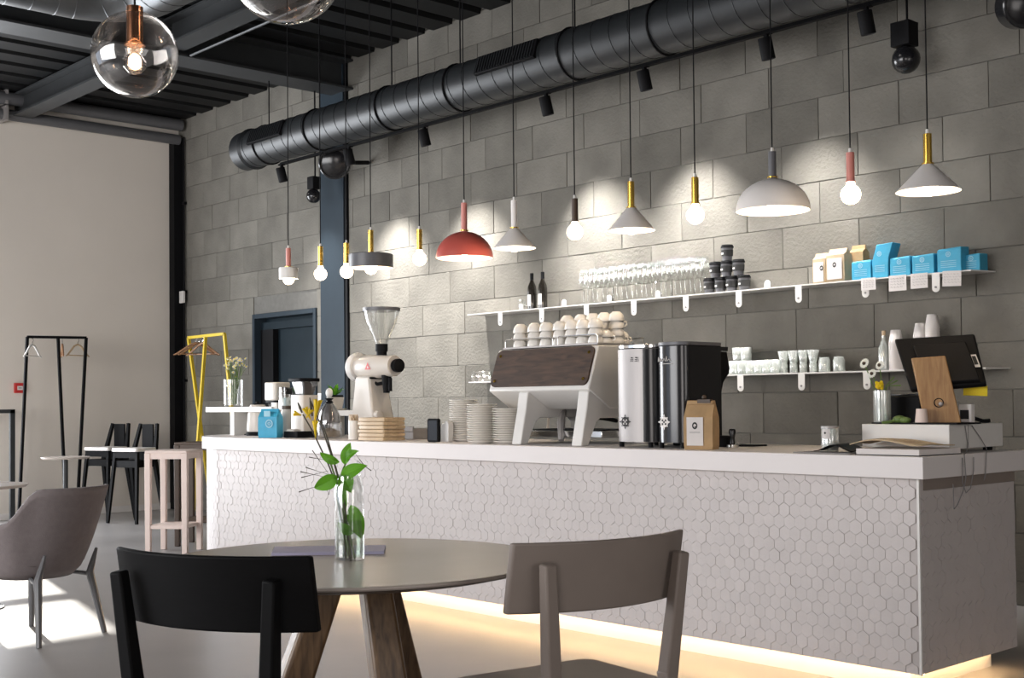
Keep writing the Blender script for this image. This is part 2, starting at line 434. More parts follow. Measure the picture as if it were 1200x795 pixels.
# front and right walls behind the camera, glazed front
fw = B(); fw.box(XL, XR, YF - .2, YF, 0, .4); fw.box(XL, XR, YF - .2, YF, 3.4, ZC + .3)
fw.box(-4.5, XR, YF - .2, YF, .4, 3.4)  # unseen stretch, closed to keep sky light off the right side
for x in (XL, -9): fw.box(x, x + .3, YF - .2, YF, .4, 3.4)
struct(mk('wall_front', fw, 'plaster2', smooth=False))
struct(mk('wall_right', B().box(XR, XR + .2, YF, YW + .2, 0, ZC + .3), 'plaster2', smooth=False))

# ceiling: trapezoid steel deck, ribs running towards the block wall
ck = B(); xs = XL - .2; pts = []
while xs < XR:
    pts += [(xs, ZC), (xs + .26, ZC), (xs + .275, ZC + .05), (xs + .375, ZC + .05)]; xs += .39
V0 = [ck.b.verts.new((x, YF, z)) for x, z in pts]; V1 = [ck.b.verts.new((x, YW + .2, z)) for x, z in pts]
for i in range(len(pts) - 1): ck.b.faces.new((V0[i], V0[i + 1], V1[i + 1], V1[i]))
struct(mk('ceiling', ck, 'deck', smooth=False))
mkroof = struct(mk('roof_slab', B().box(XL - .3, XR + .2, YF - .2, YW + .2, ZC + .12, ZC + .3), 'deck', smooth=False))

def ibeam(name, axis, c, w, zt, h, a, b):
    s = B(); f = .02
    def bx(u0, u1, z0_, z1_):
        if axis == 'Y': s.box(u0, u1, a, b, z0_, z1_)
        else: s.box(a, b, u0, u1, z0_, z1_)
    bx(c - w / 2, c + w / 2, zt - h, zt - h + f); bx(c - w / 2, c + w / 2, zt - f, zt); bx(c - .01, c + .01, zt - h + f, zt - f)
    return struct(mk(name, s, 'beam', smooth=False))
ibeam('roof_beam', 'Y', -10.25, .34, ZC, .30, YF, YW)
ibeam('roof_beam', 'Y', 3.0, .2, ZC, .2, YF, YW)
ibeam('roof_beam', 'X', 5.22, .2, ZC - .02, .24, XL, -10.43)
ibeam('roof_beam', 'X', 5.22, .2, ZC - .02, .24, -10.07, XR)
cdt = mk('ceiling_conduit', B().tube([(-10.05, 5.38, 4.33), (XR, 5.38, 4.33)], .012), 'silver_duct'); tag(cdt, 'thin silver conduit run along the dark roof beam', 'pipe')
struct(cdt)
# two dark round housings side by side under the deck along the left wall
for k, (y, z, rr) in enumerate(((0, 4.52, .07), (0, 4.355, .06))):
    o = mk('blind_housing', B().tube([(XL + .13 + (.06 if k == 0 else 0), -3.8, z + .02), (XL + .13 + (.06 if k == 0 else 0), 7.1, z + .02)], rr, 16), 'shellleg')
    tag(o, ('upper thicker dark roller blind housing along top of cream wall', 'lower slimmer dark roller blind housing along top of cream wall')[k], 'blind housing')
    for yy in (-2, 1.0, 5.02):
        mk('bracket', B().box(XL + .01, XL + .25, yy, yy + .03, z - rr, z + rr + .05), 'steel', o)

# ceiling ducts, top left
def duct(name, pts, r, m, label, ring=.17, rr=.0028):
    root = mk(name, B().tube(pts, r, 28), m); tag(root, label, 'duct')
    sb = B()
    L_ = 0
    for p, q in zip(pts, pts[1:]):
        p, q = Vector(p), Vector(q); seg = (q - p).length; a = (q - p).normalized(); n = max(1, int(seg / ring))
        L_ += seg
        if seg < ring * .9:
            if L_ < ring * 1.5: continue
            L_ = 0
        for i in range(n):
            c = p + a * (i + .5) * seg / n
            x = Vector((0, 0, 1)); y = a.cross(x).normalized(); x = y.cross(a)
            rg = []
            for kk in range(25):
                t = 2 * pi * kk / 24; rg.append(c + (x * cos(t) + y * sin(t)) * (r + .001) + a * (ring * (kk / 24 - .5)))
            sb.tube(rg, rr, 4, caps=False)
    o = mk('spiral_seam', sb, m, root); o['kind'] = 'stuff'
    return root
# ------------------------------------------------------------------ ducts, rails, spotlights
YD, RD = 6.35, .18
pe = aY(289, 177.5, YD)
XD, ZD = pe.x, pe.z
duct_ = duct('air_duct', [(XD, YD, ZD), (XR - .3, YD, ZD)], RD, 'duct', 'long black spiral air duct hung below ceiling beside block wall')
mk('end_collar', B().lathe([(0, .02), (RD - .03, .02), (RD + .006, 0), (RD + .006, .16), (RD + .02, .17), (RD + .006, .19), (RD, .2)], 32, (XD - .02, YD, ZD), 'X'), 'duct', duct_)
for (xa, xb) in ((aY(291, 170, YD - RD).x, aY(330, 165, YD - RD).x), (aY(558, 85, YD - RD).x, aY(628, 82, YD - RD).x)):
    R = Matrix.Rotation(radians(-18), 3, 'X'); c = Vector(((xa + xb) / 2, YD, ZD)) + R @ Vector((0, -RD - .002, 0)); w = xb - xa
    g = mk('air_grille', B().cbox(c, (w, .03, .15), R), 'black', duct_, bevel=.003)
    n = int(w / .03); s = B()
    for k in range(n):
        s.cbox(c + R @ Vector((-w / 2 + .03 + k * (w - .06) / (n - 1), -.018, 0)), (.008, .012, .13), R)
    o = mk('grille_slat', s, 'duct' , g, smooth=False); o['kind'] = 'stuff'
for px, py in ((298, 160), (357, 150), (441, 120), (521, 100), (655, 50), (760, 20)):
    x = aY(px, py, YD - RD * .9).x
    ring = B().tube([(x, YD + (RD + .006) * sin(2 * pi * k / 28), ZD + (RD + .006) * cos(2 * pi * k / 28)) for k in range(29)], .008, 6, caps=False)
    h = mk('hanger_strap', ring, 'black', duct_)
    mk('hanger_rod', B().tube([(x, YD, ZD + RD), (x, YD, ZC)], .006, 6), 'black', h)
# silver duct, top left corner
p0 = aD(62, -19, 8.8)
q = [Vector((p0.x, p0.y - 5, p0.z)), Vector((p0.x, p0.y + .1, p0.z))]
for k in range(1, 9):
    t = k / 8 * pi / 2; q.append(Vector((p0.x + .45 * (1 - cos(t)), p0.y + .1 + .45 * sin(t), p0.z)))
q.append(q[-1] + Vector((6, 0, 0)))
duct('silver_air_duct', q, .21, 'silver_duct', 'silver spiral air duct with an elbow in the top left corner')

YS = 6.62
ZT = aY(640, 108, YS).z
rail = mk('track_rail', B().box(XD + .2, XR - .4, YS - .018, YS + .018, ZT - .012, ZT + .012), 'black', smooth=False)
tag(rail, 'black lighting track running along underside of the black duct', 'lighting track')
def spot_can(px, py, aim, power, label, size=76):
    p = aY(px, py, YS); p.z = ZT - .10
    d = (Vector(aim) - p).normalized()
    t = thing('track_spotlight', label, 'spotlight', p)
    rot = d.to_track_quat('-Z', 'Y').to_matrix()
    c = B().lathe([(.0, .07), (.042, .065), (.045, .06), (.045, -.075), (.040, -.078), (.036, -.055), (0, -.05)], 20)
    o = mk('lamp_can', c, 'black', t); o.rotation_euler = rot.to_euler()
    mk('lamp_lens', B().cyl((0, 0, 0), .034, -.062, -.058, 16), 'spotglow', o)
    mk('yoke', B().box(-.012, .012, -.012, .012, .02, .10).box(-.035, .035, -.02, .02, .085, .10), 'black', t)
    l = bpy.data.lights.new('spot', 'SPOT'); l.energy = power; l.color = (1, .97, .94); l.spot_size = radians(size); l.spot_blend = 1.0; l.shadow_soft_size = .05
    lo = bpy.data.objects.new('spot', l); COL.objects.link(lo); lo.location = p + d * .085; lo.rotation_euler = d.to_track_quat('-Z', 'Y').to_euler()
    return t
def aimw(x, z): return (x, YW, z)
SPOTS = [(330, 198, 40, 0, 'track spotlight nearest the left end of the duct'), (409, 168, 150, 0, 'track spotlight just right of the blue-grey column'), (497, 153, 150, 1, 'track spotlight with its lit silver reflector showing'), (640, 117, 170, 0, 'black track spotlight below duct between two hanging red and white lamps'),
         (755, 85, 140, 0, 'black track spotlight tilted above the two gold-necked middle pendants'), (898, 48, 85, 0, 'black track spotlight above the large white dome lamp'), (1015, 18, 9, 0, 'black track spotlight nearest top right, above the pink socket lamp')]
for px, py, pw, g, lb in SPOTS:
    p = aY(px, py, YS)
    spot_can(px, py, aimw(p.x + .10, 1.35), pw * 3.6, lb)
light('spot', 'SPOT', (-8.2, 6.3, 3.3), (-7.6, YW, 1.9), 70, (1, .93, .84), spot_size=radians(70), spot_blend=.6, shadow_soft_size=.03) if False else None
# hanging emergency lamps on cords
def pod(px, py, Y, label, s=1.0, tilt=.5):
    p = aY(px, py, Y)
    t = thing('emergency_lamp', label, 'lamp', p)
    mk('junction_box', B().box(-.055 * s, .055 * s, -.05 * s, .05 * s, .0, .13 * s), 'black', t, bevel=.004)
    mk('lamp_head', B().sphere((.02, -.02, -.075 * s), .075 * s), 'blackg', t)
    mk('cord', B().tube([(0.02, 0, .13 * s), (0.02, 0, ZC - p.z)], .008, 6), 'black', t)
pod(368, 222, 6.9, 'small black twin-head lamp on a cord left of the steel column', .95)
pod(1060, 55, 6.95, 'black round lamp head below a box on upper right wall', 1.15)
def drum(px, py, Y, r, label):
    p = aY(px, py, Y); t = thing('loudspeaker', label, 'loudspeaker', p)
    o = mk('housing', B().lathe([(0, -.7 * r), (.75 * r, -.65 * r), (r, -.3 * r), (r, .55 * r), (.95 * r, .6 * r), (.88 * r, .6 * r), (.85 * r, .5 * r), (0, .5 * r)], 28), 'blackg', t)
    o.rotation_euler = Vector((.75, -.65, -.25)).to_track_quat('Z', 'Y').to_euler()
    g = B()
    g.lathe([(0, .62 * r), (.5 * r, .60 * r), (.8 * r, .5 * r)], 28)
    mk('front_dome', g, 'blackg', o)
    mk('bracket', B().tube([(0, 0, 0), (0, YW - Y - .02, .05)], .02), 'black', t)
drum(393, 191, 6.75, .15, 'round glossy black loudspeaker on top part of steel column')
drum(1196, 6, 6.75, .13, 'round black loudspeaker cut by the top right corner')

# ------------------------------------------------------------------ pendants over the bar
YP = 5.0
def zP(px, y): return aY(px, y, YP).z
SOCK = .0185
def pendant(px, yt, yb, sock, kind, label, shade=None, m=None, ybulb=None):
    x = aY(px, (yt + yb) / 2, YP).x
    zt, zb = zP(px, yt), zP(px, yb)
    t = thing('pendant_lamp', label, 'lamp', (x, YP, zb), 0)
    h = zt - zb
    s = mk('socket', B().lathe([(0, h), (SOCK, h), (SOCK, 0), (SOCK + .003, 0), (SOCK + .003, -.006), (0, -.006)], 20), sock, t)
    mk('cord_grip', B().lathe([(0, h + .022), (.007, h + .02), (.008, h), (0, h)], 10), 'white', s)
    mk('cord', B().tube([(0, 0, h + .02), (0, 0, ZC - zb)], .0035, 6), 'black', t)
    RBULB = .046
    if shade is None:
        mk('bulb', B().lathe([(0, -.006), (.018, -.006), (.02, -.012)] + [(RBULB * sin(a), -.012 - .012 - RBULB * .85 + RBULB * cos(a)) for a in [.5 + (pi - .5) * i / 9 for i in range(10)]], 18), 'bulb', t)
    else:
        hb = shade[0]    # height of the shade below socket
        if kind == 'dome':
            R = shade[1]; pr = [(.02, -.004)] + [(R * sin(a), -.004 - hb * (1 - cos(a))) for a in [pi / 2 * i / 10 for i in range(1, 11)]]
        elif kind == 'cone':
            R = shade[1]; pr = [(.022, 0), (.03, -.006), (R, -hb)]
        else:
            R = shade[1]; pr = [(.02, 0), (R - .004, -.002), (R, -.006), (R, -hb)]
        sh = mk('lamp_shade', B().lathe(pr, 40), m, t)
        ins = [(max(r - .003, .01), z - .0025 if r < R * .9 else z + .0005) for r, z in pr]
        mk('shade_lining', B().lathe(ins, 40), 'inner', sh)
        mk('collar', B().lathe([(.02, .0), (.026, .0), (.026, .007), (.02, .008)], 20), 'brass', sh)
        zc = -hb + .02 if kind != 'drum' else -hb + .0
        if kind == 'dome': zc = -hb + .055
        if kind == 'cone': zc = -hb + .022
        mk('bulb', B().sphere((0, 0, zc), RBULB * .95), 'bulb', t)
        l = bpy.data.lights.new('bulb_light', 'POINT'); l.energy = 6; l.color = (1, .8, .58); l.shadow_soft_size = .045
        lo = bpy.data.objects.new('bulb_light', l); COL.objects.link(lo); lo.location = (x, YP, zb + zc - .05)
    return t
G1 = None
pendant(338, 291, 313.5, 'coral', 'drum', 'leftmost bar pendant: pink socket above a small white drum shade', (.085, .070), 'white')
pendant(375.5, 289, 311, 'brass', None, 'bare globe bulb on gold socket hanging before the steel column')
pendant(406, 285, 308, 'brass', None, 'bare globe bulb on gold socket half behind the flat black shade')
pendant(434.5, 270, 298, 'brass', 'drum', 'pendant with a flat black disc shade and gold socket', (.095, .150), 'darkgrey')
pendant(491.5, 269, 292, 'brass', None, 'bare globe bulb on gold socket left of the red dome lamp')
pendant(544, 238, 271, 'coral', 'dome', 'pendant with a coral red dome shade', (.165, .178), 'coralred')
pendant(602.5, 235, 268, 'lampgrey', 'cone', 'pendant with light grey tube socket and small grey cone shade', (.118, .128), 'lampgrey')
pendant(673.5, 233, 259, 'amberl', None, 'bare globe bulb on dark brown socket')
pendant(739.5, 213, 244, 'brass', 'cone', 'pendant with gold socket and pale cone shade above the wine glasses', (.122, .128), 'lampgrey')
pendant(814.5, 208, 238, 'brass', None, 'bare globe bulb on gold socket left of the white dome lamp')
pendant(905, 178, 209, 'darkgrey', 'dome', 'pendant with a wide white dome shade and grey socket', (.155, .178), 'lampgrey')
pendant(996.5, 179, 212, 'coral', None, 'bare globe bulb on pink socket right of the white dome')
pendant(1087, 157, 193, 'brass', 'cone', 'rightmost bar pendant: gold socket and grey cone shade', (.118, .138), 'lampgrey')

# clear glass globes, top left
def globe(px, py, R, rpx, label):
    d = FPX * R / rpx; p = aD(px, py, d)
    t = thing('globe_pendant', label, 'lamp', p)
    mk('glass_globe', B().sphere((0, 0, 0), R, 40, 24), 'globe', t, ang=180)
    s = mk('copper_tube', B().lathe([(0, R * 1.12), (R * .19, R * 1.12), (R * .19, R * .28), (R * .24, R * .25), (R * .24, R * .21), (0, R * .21)], 28), 'copper', t)
    mk('inner_bulb', B().lathe([(0, .2 * R), (.07 * R, .18 * R), (.10 * R, .05 * R), (.26 * R, -.16 * R), (.26 * R, -.3 * R), (.14 * R, -.44 * R), (0, -.47 * R)], 20), 'globe', t)
    mk('filament', B().sphere((0, 0, -.17 * R), .15 * R, 16, 10, 1.25), 'bulbc', t)
    mk('cord', B().tube([(0, 0, R * 1.12), (0, 0, ZC - p.z)], .004, 6), 'black', t)
    l = bpy.data.lights.new('bulb_light', 'POINT'); l.energy = 3; l.color = (1, .78, .5); l.shadow_soft_size = .03
    lo = bpy.data.objects.new('bulb_light', l); COL.objects.link(lo); lo.location = p + Vector((0, 0, -.14 * R))
globe(158, 64, .16, 50, 'clear glass globe lamp with copper tube, fully in view top left')
globe(335, -41, .215, 68, 'larger clear glass globe lamp cut off by the top edge')

# ================================================================== the bar counter
ZTOP, ZU = .9855, .895
CL, CR, CF, CB = -8.97, -2.585, 4.595, 5.49
def plan(l, r, f, bk, R, n=14):
    P = [(r, f), (r, bk)]
    rb = .12
    for k in range(n + 1):
        t = radians(90 + 90 * k / n); P.append((l + rb + rb * cos(t), bk - rb + rb * sin(t)))
    for k in range(n + 1):
        t = radians(180 + 90 * k / n); P.append((l + R + R * cos(t), f + R + R * sin(t)))
    return P
wt = mk('bar_worktop', B().prism(plan(CL, CR, CF, CB, .72), 'Z', ZU, ZTOP), 'top', bevel=.003)
tag(wt, 'long thick white worktop with a rounded left end on the bar', 'worktop')
bar_ = thing('bar_counter', 'long white bar counter faced with hexagon tiles, lit underneath', 'counter')
BXR, BYF, ZB = CR - .045, CF + .035, .103
body = mk('counter_body', B().prism(plan(CL + .04, BXR - .004, BYF + .006, CB - .02, .68), 'Z', ZB, ZU), 'grout', bar_)
plinth = mk('plinth', B().prism(plan(CL + .2, BXR - .12, BYF + .13, CB - .03, .6), 'Z', 0, ZB), 'white', bar_)
mk('under_top_strip', B().box(BXR - .004, BXR + .001, BYF + .05, CB - .02, ZU - .05, ZU), 'taupe', bar_)
mk('corner_trim', B().box(BXR - .004, BXR + .006, BYF - .001, BYF + .01, ZB, ZU - .002), 'white', bar_)
mk('led_strip', B().box(CL + .75, BXR - .03, BYF + .075, BYF + .085, ZB - .012, ZB - .002), 'led', bar_)
mk('led_strip', B().box(BXR - .07, BXR - .06, BYF + .085, CB - .05, ZB - .012, ZB - .002), 'led', bar_)
def hexa(cx, cz, w, d0, d1, org, ux, nrm):
    """hexagon tile, points up; org + ux*cx + z*cz, raised along nrm from d0 to d1"""
    vs = []
    for rr, d in ((.5, d0), (.5, d1 - .0006), (.465, d1)):
        for k in range(6):
            a = pi / 6 + k * pi / 3; R_ = w * rr / cos(pi / 6) * .985
            vs.append(org + ux * (cx + R_ * cos(a)) + Vector((0, 0, cz + R_ * sin(a) * KZ)) + nrm * d)
    fs = [(k, (k + 1) % 6, 6 + (k + 1) % 6, 6 + k) for k in range(6)] + [(6 + k, 6 + (k + 1) % 6, 12 + (k + 1) % 6, 12 + k) for k in range(6)] + [tuple(range(12, 18))]
    return vs, fs
HW = .0552; HP = .0515; KZ = HP / (HW * .866)
rows = int((ZU - ZB) / HP) + 2
hexmesh = None
many = B(); cnt = 0
L0 = CL + .04 + .68
zmin, zmax = ZB + .002, ZU - .002
def clampz(vs):
    return [Vector((v.x, v.y, min(max(v.z, zmin), zmax))) for v in vs]
tiles = []
c = 0
while True:
    x = BXR - .012 - HW / 2 - c * HW
    if x < L0: break
    for r in range(rows):
        xx = x - (HW / 2 if r % 2 else 0); zz = ZB + .012 + r * HP
        if zz - HW * .3 > zmax or zz + HW * .3 < zmin: continue
        tiles.append((xx, zz))
    c += 1
tiles.sort(key=lambda q: -q[0])
for xx, zz in tiles:
    full = zz - HW * .6 > zmin and zz + HW * .6 < zmax
    if full and cnt < 296:
        if hexmesh is None:
            b = B(); vs, fs = hexa(0, 0, HW, 0, .004, Vector((0, 0, 0)), Vector((1, 0, 0)), Vector((0, -1, 0))); b.faces(vs, fs)
            hexmesh = bpy.data.meshes.new('hexagon_tile'); bmesh.ops.recalc_face_normals(b.b, faces=b.b.faces); b.b.to_mesh(hexmesh); b.b.free(); hexmesh.materials.append(MT['tile'])
        o = bpy.data.objects.new('hexagon_tile', hexmesh); COL.objects.link(o); o.parent = bar_
        o.location = (xx, BYF + .004 + random.uniform(-.0012, .001), zz); o.rotation_euler = (random.uniform(-.012, .012), 0, random.uniform(-.014, .014)); cnt += 1
    else:
        vs, fs = hexa(xx, zz, HW, random.uniform(-.001, .001), .004 + random.uniform(-.0012, .001), Vector((0, BYF + .006, 0)), Vector((1, 0, 0)), Vector((0, -1, 0))); many.faces(clampz(vs), fs)
# rounded left end
R_ = .68; cc = Vector((CL + .04 + R_, BYF + .006 + R_, 0)); arc = pi / 2 * R_; n = int(arc / HW)
for k in range(n + 1):
    for r in range(rows):
        s_ = (k + .5 + (.5 if r % 2 else 0)) * HW; a = radians(270) - s_ / R_
        if a < pi - .02: continue
        zz = ZB + .012 + r * HP
        if zz - HW * .3 > zmax or zz + HW * .3 < zmin: continue
        nr = Vector((cos(a), sin(a), 0)); ux = Vector((-sin(a), cos(a), 0))
        vs, fs = hexa(0, zz, HW, -.001, .006, cc + nr * R_, ux, nr); many.faces(clampz(vs), fs)
# right side
y = BYF + .02
kk = 0
while y < CB - .05:
    for r in range(rows):
        zz = ZB + .012 + r * HP; yy = y + (HW / 2 if r % 2 else 0)
        if zz - HW * .3 > zmax - .05 or zz + HW * .3 < zmin: continue
        vs, fs = hexa(yy + HW / 2, zz, HW, -.001, .004 + random.uniform(-.0014, .0014), Vector((BXR - .004, 0, 0)), Vector((0, 1, 0)), Vector((1, 0, 0)))
        many.faces([Vector((v.x, min(v.y, CB - .022), min(max(v.z, zmin), zmax - .05))) for v in vs], fs)
    y += HW
o = mk('hexagon_tile', many, 'tile', bar_, smooth=False); o['kind'] = 'stuff'

# ------------------------------------------------------------------ shelves on the block wall
def shelf(name, x0, x1, zt, label, tabs, btabs):
    s = mk(name, B().faces([(x0, 6.95, zt - .008), (x1, 6.95, zt - .008), (x1 + .05, YW - .001, zt - .008), (x0, YW - .001, zt - .008), (x0, 6.95, zt), (x1, 6.95, zt), (x1 + .05, YW - .001, zt), (x0, YW - .001, zt)],
                         [(0,3,2,1),(4,5,6,7),(0,1,5,4),(1,2,6,5),(2,3,7,6),(3,0,4,7)]), 'white', smooth=False)
    tag(s, label, 'shelf')
    for px, py in tabs:
        x = aY(px, py, 6.95).x; w = .05
        P = [(-w / 2, 0), (w / 2, 0), (w / 2, -.085)] + [(w / 2 * cos(radians(-a)), -.085 + w / 2 * sin(radians(-a))) for a in range(20, 180, 20)] + [(-w / 2, -.085)]
        o = mk('bracket', B().prism([(x + u, zt - .008 + v) for u, v in P], 'Y', 6.946, 6.95), 'white', s)
        mk('screw', B().cyl((x, 6.944, zt - .088), .007, -.003, .003, 10, ax='Y'), 'inkgrey', o)
    for px, py in btabs:
        x = aY(px, py, YW - .005).x; w = .05
        P = [(-w / 2, 0), (w / 2, 0), (w / 2, .05)] + [(w / 2 * cos(radians(a)), .05 + w / 2 * sin(radians(a))) for a in range(20, 180, 20)] + [(-w / 2, .05)]
        mk('upper_bracket', B().prism([(x + u, zt + v) for u, v in P], 'Y', YW - .008, YW - .003), 'white', s)
    return s
ZS1, ZS2 = 1.976, 1.398
shelf('wall_shelf', -8.14, -3.58, ZS1, 'long white upper wall shelf with wine glasses and coffee bags', [(586.5, 372), (635, 368), (687.5, 362), (743, 358), (804, 352), (866, 348), (936, 342), (1014.5, 336), (1097, 330)], [(611, 360), (661, 355), (714, 350), (771, 345), (899.5, 335)])
shelf('wall_shelf', -8.13, -3.50, ZS2, 'lower white wall shelf with tumblers and paper cups', [(868, 446), (939.5, 443), (1016, 440)], [])
# ================================================================== things on the bar
def on(px, Y, z=ZTOP, py=500):
    p = aY(px, py, Y); return Vector((p.x, Y, z))
def zy(px, py, Y): return aY(px, py, Y).z

# white risers
def riser(name, px0, px1, Y, d, zt, legs, label):
    a, b = on(px0, Y).x, on(px1, Y).x
    t = thing(name, label, 'stand', ((a + b) / 2, Y, ZTOP))
    w = (b - a) / 2
    mk('top_board', B().box(-w, w, 0, d, zt - ZTOP - .04, zt - ZTOP), 'white', t, bevel=.002)
    for pl in legs:
        xx = on(pl, Y + .02).x - (a + b) / 2
        mk('leg', B().box(xx - .03, xx + .03, .02, d - .02, .0005, zt - ZTOP - .04), 'white', t, bevel=.002)
riser('display_riser', 241, 318, 4.93, .24, 1.205, (272, 314), 'small white raised stand at rounded end of bar, carrying a daisy vase')
riser('display_riser', 374, 416, 5.16, .2, 1.175, (380, 411), 'low white raised stand behind the carafe, carrying a potted succulent')

def flower_daisy(b, c, r, n=10, up=(0, -.5, .8)):
    up = Vector(up).normalized(); x = up.cross(Vector((0, 0, 1))).normalized(); y = up.cross(x)
    for k in range(n):
        a = 2 * pi * k / n; d = x * cos(a) + y * sin(a); s = (x * -sin(a) + y * cos(a)) * r * .22
        b.faces([c + d * r * .2, c + d * r * .65 + s + up * .1 * r, c + d * r, c + d * r * .65 - s + up * .1 * r], [(0, 1, 2, 3)])
# vase with chamomile on the riser
vp = on(273.5, 5.05, 1.205)
v = thing('glass_vase', 'square clear glass vase of small white daisies on the white riser', 'vase', vp)
mk('vessel', B().lathe([(0, .002), (.07, .002), (.074, .01), (.076, .215), (.073, .215), (.071, .012), (0, .012)], 20), 'glass', v)
mk('handle', B().tube([(-.075, -.01, .17), (-.105, -.01, .165), (-.125, -.01, .12), (-.12, -.01, .08)], .006), 'glass', v)
st = B(); dz = B(); cen = B()
rr = random.Random(3)
for k in range(30):
    tx = rr.uniform(-.04, .15); ty = rr.uniform(-.06, .05); tz = .20 + .19 * rr.random() * (1 if tx < .05 else .6) + max(0, tx) * .85
    if k == 0: tx, ty, tz = .19, .0, .375
    if k == 1: tx, ty, tz = .13, .0, .36
    b0 = Vector((rr.uniform(-.02, .02), rr.uniform(-.02, .02), .02)); e = Vector((tx, ty, tz)); m_ = Vector((b0.x + (e.x - b0.x) * .35, b0.y, .16))
    st.tube([b0, m_, (m_ + e) / 2 + Vector((0, 0, .012)), e], .0022, 4)
    u = (rr.uniform(-.6, .6) + .6, -.7, .6)
    flower_daisy(dz, e, .014, 9, u); cen.sphere(e + Vector(u).normalized() * .003, .0055, 6, 4)
mk('stem', st, 'stem', v)['kind'] = 'stuff'
mk('flower', dz, 'wpetal', v, smooth=False)['kind'] = 'stuff'
mk('flower_centre', cen, 'petal', v)['kind'] = 'stuff'

# kettle
k = thing('electric_kettle', 'cream electric kettle under the riser with black base', 'kettle', on(302, 5.02))
mk('jug', B().lathe([(0, .03), (.078, .03), (.082, .045), (.070, .20), (.055, .235), (0, .24)], 24), 'cream', k)
mk('base', B().lathe([(0, .0), (.085, .0), (.088, .02), (.08, .03), (0, .03)], 24), 'black', k)
mk('handle', B().tube([(-.06, 0, .215), (-.11, 0, .20), (-.105, 0, .1), (-.08, 0, .06)], .012), 'black', k)
mk('lid', B().lathe([(0, .26), (.012, .26), (.014, .245), (.05, .24), (0, .236)], 20), 'black', k)
mk('power_cord', B().tube([(-.08, 0, .008), (-.13, .03, .01), (-.16, -.02, .006), (-.2, .03, .006)], .004), 'black', k)
# batch brewer
bx = thing('filter_coffee_machine', 'cream filter coffee machine with a boxy head, black arm beside it', 'coffee machine', on(327, 5.0))
mk('tower', B().prism(rrect(-.035, .05, -.05, .05, .01), 'Z', .0, .25), 'cream', bx)
mk('brew_head', B().prism(rrect(-.095, .055, -.07, .07, .02), 'Z', .265, .40), 'cream', bx, bevel=.008)
mk('head_base', B().prism(rrect(-.09, .05, -.065, .065, .02), 'Z', .25, .265), 'black', bx)
mk('outlet_arm', B().bar((.05, 0, .35), (.14, 0, .33), .03, .03, .05, .04, side=(0, 1, 0)), 'black', bx)
mk('water_tank', B().prism(rrect(.06, .16, -.05, .05, .02), 'Z', .20, .36), 'smoke', bx)
mk('foot', B().prism(rrect(-.09, .17, -.09, .09, .02), 'Z', .0005, .03), 'steel', bx)
mk('drip_cone', B().lathe([(.02, .15), (.06, .24), (.055, .24), (.015, .15)], 20, (-.04, 0, 0)), 'smoke', bx)
# blue pouch
def pouch(name, w, d, h, m, top=.6, fold=0, taper=.0, crimp=True):
    """stand-up paper bag, creased, top folded flat to a ridge; returns mesh in local coordinates"""
    b = B(); n = 7
    def ring(z, ww, dd, pin):
        return [(-ww/2,-dd/2,z),(0,-dd/2*(1+.12),z),(ww/2,-dd/2,z),(ww/2-pin,0,z),(ww/2,dd/2,z),(0,dd/2*(1+.12),z),(-ww/2,dd/2,z),(-ww/2+pin,0,z)]
    R = [ring(0.0005, w*.96, d*.95, 0), ring(h*.08, w, d, 0), ring(h*top*.6, w*1.01, d*1.02, w*.02), ring(h*top, w, d, w*.05), ring(h*.9, w*.97, d*.28, w*.10), ring(h, w*.95, d*.10, w*.03)]
    vs = [p for r in R for p in r]; fs = []
    for i in range(len(R) - 1):
        for j in range(8): fs.append((i*8+j, i*8+(j+1)%8, (i+1)*8+(j+1)%8, (i+1)*8+j))
    fs.append(tuple(range(8))[::-1]); fs.append(tuple(range((len(R)-1)*8, len(R)*8)))
    return b.faces(vs, fs)
pb = thing('coffee_pouch', 'turquoise blue paper pouch standing alone at left part of bar', 'bag', on(317, 4.74), radians(28))
mk('bag_body', pouch('p', .15, .085, .205, 'blue', .72), 'blue', pb, smooth=False)
def emblem(parent, c, r, m='bluel', ny=-1):
    o = B(); n = 20
    for k in range(n):
        a, a2 = 2*pi*k/n, 2*pi*(k+1)/n
        o.faces([(c[0]+r*cos(a), c[1], c[2]+r*sin(a)), (c[0]+r*cos(a2), c[1], c[2]+r*sin(a2)), (c[0]+r*.72*cos(a2), c[1], c[2]+r*.72*sin(a2)), (c[0]+r*.72*cos(a), c[1], c[2]+r*.72*sin(a))], [(0,1,2,3)])
    for k in range(8):
        a = 2*pi*k/8; d = Vector((cos(a), 0, sin(a)))*r*.55; s = Vector((-sin(a), 0, cos(a)))*r*.12; C_ = Vector(c)
        o.faces([C_+d*.3-s, C_+d*.3+s, C_+d+s*.3, C_+d-s*.3], [(0,1,2,3)])
    return mk('emblem', o, m, parent, smooth=False)
emblem(pb, (.02, -.0545, .10), .03)
mk('label_patch', B().box(-.02, .03, -.056, -.054, .15, .19), 'bluel', pb, smooth=False)
# thermal jug right of it
j = thing('thermal_jug', 'cream tapered thermal jug with glass top between pouch and grinder', 'jug', on(336, 4.93))
mk('jug_body', B().lathe([(0, .025), (.062, .025), (.062, .04), (.036, .20), (0, .2)], 24), 'cream', j)
mk('jug_base', B().lathe([(0, 0), (.062, 0), (.062, .025), (0, .025)], 24), 'steel', j)
mk('neck_ring', B().lathe([(0, .2), (.038, .2), (.038, .225), (0, .225)], 24), 'amberl', j)
mk('glass_funnel', B().lathe([(.03, .225), (.045, .285), (.040, .285), (.026, .225)], 20), 'ribbed', j)
